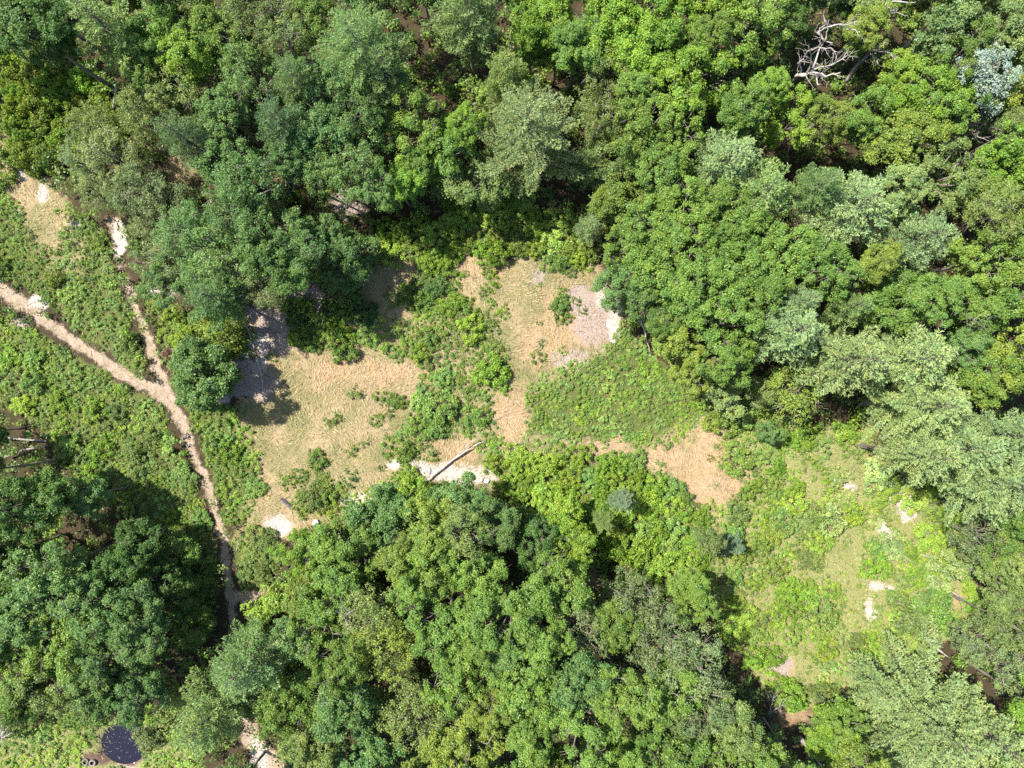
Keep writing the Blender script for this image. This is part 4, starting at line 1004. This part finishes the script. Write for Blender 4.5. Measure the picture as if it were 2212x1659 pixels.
for (u, v, sd, lb) in [(590, 25, 39, 'bare grey dead treetop among olive crowns at the upper edge'), (628, 85, 40, 'bare grey dead treetop below another one among olive crowns'), (2108, 700, 41, 'bare white dead treetop among mid green and olive crowns'), (745, 1320, 43, 'bare leaning branch over a dark hollow in the lower wood')]:
    snag('dead_tree', lb, 'dead tree', [([(u, v + 14), (u + 3, v), (u - 4, v - 14)], 9, 12.3, .06, 7), ([(u, v + 10), (u + 12, v + 2), (u + 22, v - 6)], 9.5, 12, .05, 6), ([(u, v + 10), (u - 10, v + 4), (u - 18, v - 2)], 9.5, 12, .045, 5)],
         trunk=(at_u(u, v + 14, 9), 0, [(u, v + 14, 9)], .12), mat=M_GREYLOG, seed=sd)

# ------------------------------------------------------------------ tyres, boards, stones
def lathe(profile, seg, mod=None):
    v, f = [], []
    n = len(profile)
    for k in range(seg):
        a = 2 * math.pi * k / seg
        for i, (r, z) in enumerate(profile):
            rr = r + (mod(k, i) if mod else 0)
            v.append((rr * math.cos(a), rr * math.sin(a), z))
    for k in range(seg):
        for i in range(n):
            j = (i + 1) % n; q = (k + 1) % seg
            f.append((k * n + i, q * n + i, q * n + j, k * n + j))
    return v, f

def tyre_meshes(mat):
    """sidewall carcass and lugged tread of an old tyre, axis along z"""
    R, w = .33, .11
    body = [(R * .58, -w * .7), (R * .66, -w * .98), (R * .80, -w * 1.04), (R * .93, -w * .92), (R * .955, -w * .6), (R * .955, w * .6), (R * .93, w * .92), (R * .80, w * 1.04), (R * .66, w * .98), (R * .58, w * .7), (R * .66, w * .4), (R * .84, w * .5), (R * .84, -w * .5), (R * .66, -w * .4)]
    v, f = lathe(body, 36)
    a = mesh('carcass', v, f, [mat], smooth=True)
    tr = [(R * .957, -w * .85), (R, -w * .72), (R * 1.005, -w * .12), (R * .965, -w * .08), (R * .965, w * .08), (R * 1.005, w * .12), (R, w * .72), (R * .957, w * .85)]
    v, f = lathe(tr, 72, lambda k, i: -.012 if (k // 1) % 3 == 0 and i in (1, 2, 5, 6) else 0)
    return a, mesh('tread', v, f, [mat])

def tyre(meshes, loc, rot, label, group):
    t = thing('tyre', loc, label, 'tyre', group)
    t.rotation_euler = rot
    link_obj('carcass', meshes[0], t); link_obj('tread', meshes[1], t)
    return t
blk = tyre_meshes(M_RUBBER); dst = tyre_meshes(M_DUSTY); mss = tyre_meshes(M_MOSSY)
x, y, _ = at(279 - 80 + 3.5, 1646)
tyre(dst, (*at(202, 1646)[:2], hz(202, 1646) + .14), (.10, .06, .3), 'pale dusty tyre lying flat on mud beside the pond', 'tyres by the pond')
tyre(mss, (*at(187, 1644)[:2], hz(187, 1644) + .10), (-.18, .12, 1.1), 'mossy grey tyre half sunk in weeds next to the pale dusty one', 'tyres by the pond')
ordw = ['first', 'second', 'third', 'fourth', 'fifth', 'sixth', 'seventh', 'eighth', 'ninth', 'tenth', 'eleventh', 'twelfth']
for row, (v0, n, u0) in enumerate(((405, 7, 590), (417, 6, 597))):
    for k in range(n):
        u = u0 + 6.6 * k; x, y, _ = at(u, v0 + random.uniform(-1, 1))
        tyre(blk, (x, y, hz(u, v0) + .33), (random.uniform(-.1, .1), math.radians(90) + random.uniform(-.16, .16), random.uniform(-.16, .16)),
             f'black tyre standing on its tread, {ordw[k]} in the {"upper" if row == 0 else "lower"} row of the tyre stack', 'black tyres stacked in two rows in the wood')
REG.append([None, 612, 411, 'x', None, None, None])

def board(name, label, p0, p1, w, th, tilt, mat, sunk=0):
    bm = __import__('bmesh').new()
    import bmesh
    bmesh.ops.create_cube(bm, size=1)
    L = (Vector(p1) - Vector(p0)).length
    bmesh.ops.scale(bm, vec=(L, w, th), verts=bm.verts)
    bmesh.ops.subdivide_edges(bm, edges=[e for e in bm.edges if abs((e.verts[0].co - e.verts[1].co).x) > L * .5], cuts=7)
    for q in bm.verts:
        q.co.z += .04 * math.sin(q.co.x * 2.2) ; q.co.y += .02 * math.sin(q.co.x * 3.1); q.co.y *= 1 - .25 * (q.co.x / L + .5)
    bmesh.ops.bevel(bm, geom=list(bm.edges), offset=.008, segments=1, affect='EDGES')
    me = bpy.data.meshes.new(name); bm.to_mesh(me); bm.free(); me.materials.append(mat)
    o = link_obj(name, me)
    o.location = (Vector(p0) + Vector(p1)) / 2
    d = Vector(p1) - Vector(p0)
    o.rotation_euler = (tilt, -math.asin(d.z / L), math.atan2(d.y, d.x))
    tag(o, label, 'board', 'charred boards at the edge of the dry grass')
    return o
z0 = hz(615, 1085)
board('charred_board', 'black charred board lying on dry grass beside a yellow green shrub', (*at(606, 1078)[:2], z0 + .10), (*at(632, 1099)[:2], z0 + .16), .20, .05, .12, M_CHAR)
board('charred_board', 'second black board leaning against the charred board under the shrub edge', (*at(611, 1074.5)[:2], z0 + .20), (*at(632, 1094)[:2], z0 + .22), .13, .04, -.5, M_CHAR)

def rock(name, label, u, v, size, mat, seed, cat='stone', group=None, sink=.3):
    import bmesh
    rng = np.random.default_rng(seed)
    bm = bmesh.new(); bmesh.ops.create_icosphere(bm, subdivisions=3, radius=1)
    dirs = unit(rng.normal(size=(9, 3))); off = rng.uniform(.62, .9, 9)
    for q in bm.verts:
        p = np.array(q.co)
        for d, o_ in zip(dirs, off):
            s_ = p @ d
            if s_ > o_: p = p - d * (s_ - o_) * .85
        p = p * (1 + .05 * math.sin(7 * p[0] + seed) * math.cos(6 * p[1]))
        q.co = Vector(p * np.array(size))
    me = bpy.data.meshes.new(name); bm.to_mesh(me); bm.free(); me.materials.append(mat)
    me.polygons.foreach_set('use_smooth', np.ones(len(me.polygons), bool))
    o = link_obj(name, me); x, y, _ = at(u, v)
    o.location = (x, y, hz(u, v) + size[2] * (1 - sink)); o.rotation_euler = (0, 0, rng.uniform(0, 3))
    tag(o, label, cat, group)
    return o
rock('boulder', 'round white boulder at the foot of bright green bushes', 684, 1127, (.34, .33, .32), M_WHITE, 1, 'boulder', None, .1)
rock('flat_stone', 'flat grey purple stone on pale sand beside the forked log', 927, 1017, (.36, .20, .10), M_SLATE, 2, 'stone')
for i, (u, v, r, lb) in enumerate([(1052, 1040, .30, 'long white stone on gravel between the forked log and bright bushes'), (1040, 1036, .22, 'small white stone on gravel near the long white stone'), (912, 1052, .30, 'pale stone at the lower tip of the forked log'), (1020, 1045, .2, 'small pale stone below the middle of the gravel strip'),
        (1802, 1038, .40, 'large white stone on bare soil in yellow brush'), (1829, 1053, .33, 'long pale stone beside the large white stone'), (1908, 1138, .30, 'white stone at the upper tip of pale brush'), (1910, 1152, .24, 'small white stone just below the white stone in pale brush'), (1555, 1174, .25, 'pale stone in a small hollow of yellow brush'),
        (474, 858, .2, 'small pale stone in the shade of the rounded bluish tree'), (487, 864, .16, 'smallest pale stone in the shade of the rounded bluish tree'), (521, 762, .3, 'pale stone on sand beside the slim birch logs'), (1880, 1320, .25, 'pale stone on a thin bare strip in lime brush')]):
    rock('stone', lb, u, v, (r, r * .75, r * .55), M_WHITE if i in (0, 4, 6) else M_STONE, 10 + i, 'stone', 'stones on bare ground')

def float_leaves():
    rng = np.random.default_rng(91); n = 60
    a = rng.uniform(0, 6.28, n); r = np.sqrt(rng.uniform(0, 1, n))
    u = 262 + 38 * r * np.cos(a); v = 1612 + 34 * r * np.sin(a)
    P = np.stack([(u - CU) * S, (CV - v) * S, np.full(n, -.33)], 1)
    vv = leaves(P, np.repeat(np.array([[0, 0, 1.0]]), n, 0) + rng.normal(size=(n, 3)) * .06, .10, .06, rng)
    vv[:, 2] = np.maximum(vv[:, 2], -.336)
    tag(link_obj('floating_leaves', mesh('floating_leaves', vv, quads(n), [M_STRAW], tint=rng.uniform(0, 1, 4 * n), col=np.repeat(np.array([[.16, .15, .17]]) * rng.uniform(.5, 1.4, (n, 1)), 4, 0))),
        'scattered leaves floating on the dark pond', 'leaves', kind='stuff')
float_leaves()

# ------------------------------------------------------------------ labels: counted from one landmark towards another
MARKS = [('the pond', 265, 1605), ('the tyre stack', 612, 411), ('the forked log', 985, 995), ('the white boulder', 684, 1127), ('the bleached dead tree', 1765, 140), ('the silvery tree', 2125, 165),
         ('the giant clearing pine', 1140, 275), ('the path fork', 350, 830), ('the white sand patch', 256, 515), ('the rusty grass patch', 1540, 1025), ('the pink bare ground', 1290, 690), ('the dark-gap pine', 1010, 20),
         ('the giant corner pine', 2025, 1570), ('the blue grey spruce', 1345, 1085), ('the rounded olive tree', 1715, 858), ('the thick white log', 1930, 947), ('the thick slanting log', 2120, 322), ('the leaning birch', 1388, 705),
         ('the shaded grey log', 1750, 1620), ('the sandy track', 548, 1600), ('the reddish bush', 365, 764), ('the pair of white logs', 2022, 1397), ('the dark hollow logs', 50, 960), ('the pale leaning snag', 248, 210), ('the birch logs', 552, 760),
         ('the red-soil gap', 1272, 1250), ('the path-end pine', 522, 1445), ('the golden green pine', 222, 52), ('the large white stone', 1802, 1038)]
ORD = ['nearest'] + ['second', 'third', 'fourth', 'fifth', 'sixth', 'seventh', 'eighth', 'ninth', 'tenth', 'eleventh', 'twelfth', 'thirteenth', 'fourteenth', 'fifteenth', 'sixteenth', 'seventeenth', 'eighteenth', 'nineteenth', 'twentieth']
ORD[0] = 'first'
NOUN = {'broadleaf_tree': 'broadleaf tree', 'pine_tree': 'pine', 'sapling': 'young tree', 'shrub': 'shrub'}
buck = {}
for r in REG:
    if r[0] is None or r[6] or r[3] not in NOUN: continue
    u, v = r[1], r[2]
    A = min(MARKS, key=lambda m: math.hypot(m[1] - u, m[2] - v)); da = math.hypot(A[1] - u, A[2] - v)
    an = math.atan2(v - A[2], u - A[1])
    def off(m):
        d = math.atan2(m[2] - A[2], m[1] - A[1]) - an
        return abs((d + math.pi) % (2 * math.pi) - math.pi) + .0002 * math.hypot(m[1] - A[1], m[2] - A[2])
    Bm = min((m for m in MARKS if m is not A), key=off)
    away = abs(off(Bm)) > .8
    if away:
        Bm = min((m for m in MARKS if m is not A), key=lambda m: abs(math.pi - off(m)))
    buck.setdefault((r[3], A[0], Bm[0], away), []).append((da, r))
for (kind, a, b, away), lst in buck.items():
    lst.sort(key=lambda q: q[0])
    for i, (_, r) in enumerate(lst):
        way = 'away from' if away else 'towards'
        lab = f'{r[5]} {WORD[r[4]]} {NOUN[kind]}, {ORD[min(i, 19)]} from {a} {way} {b}'

        if len(lab.split()) > 16: lab = lab.replace(r[5] + ' ', '', 1)
        if len(lab.split()) > 16: lab = lab.replace(WORD[r[4]] + ' ', WORD[r[4]].split()[-1] + ' ', 1)
        r[0]['label'] = lab
print('COUNTS', {k: sum(1 for r in REG if r[3] == k) for k in NOUN}, 'fill', n_fill, 'spots', len(SPOTS), 'cover quads', len(vv) // 4, file=sys.stderr)
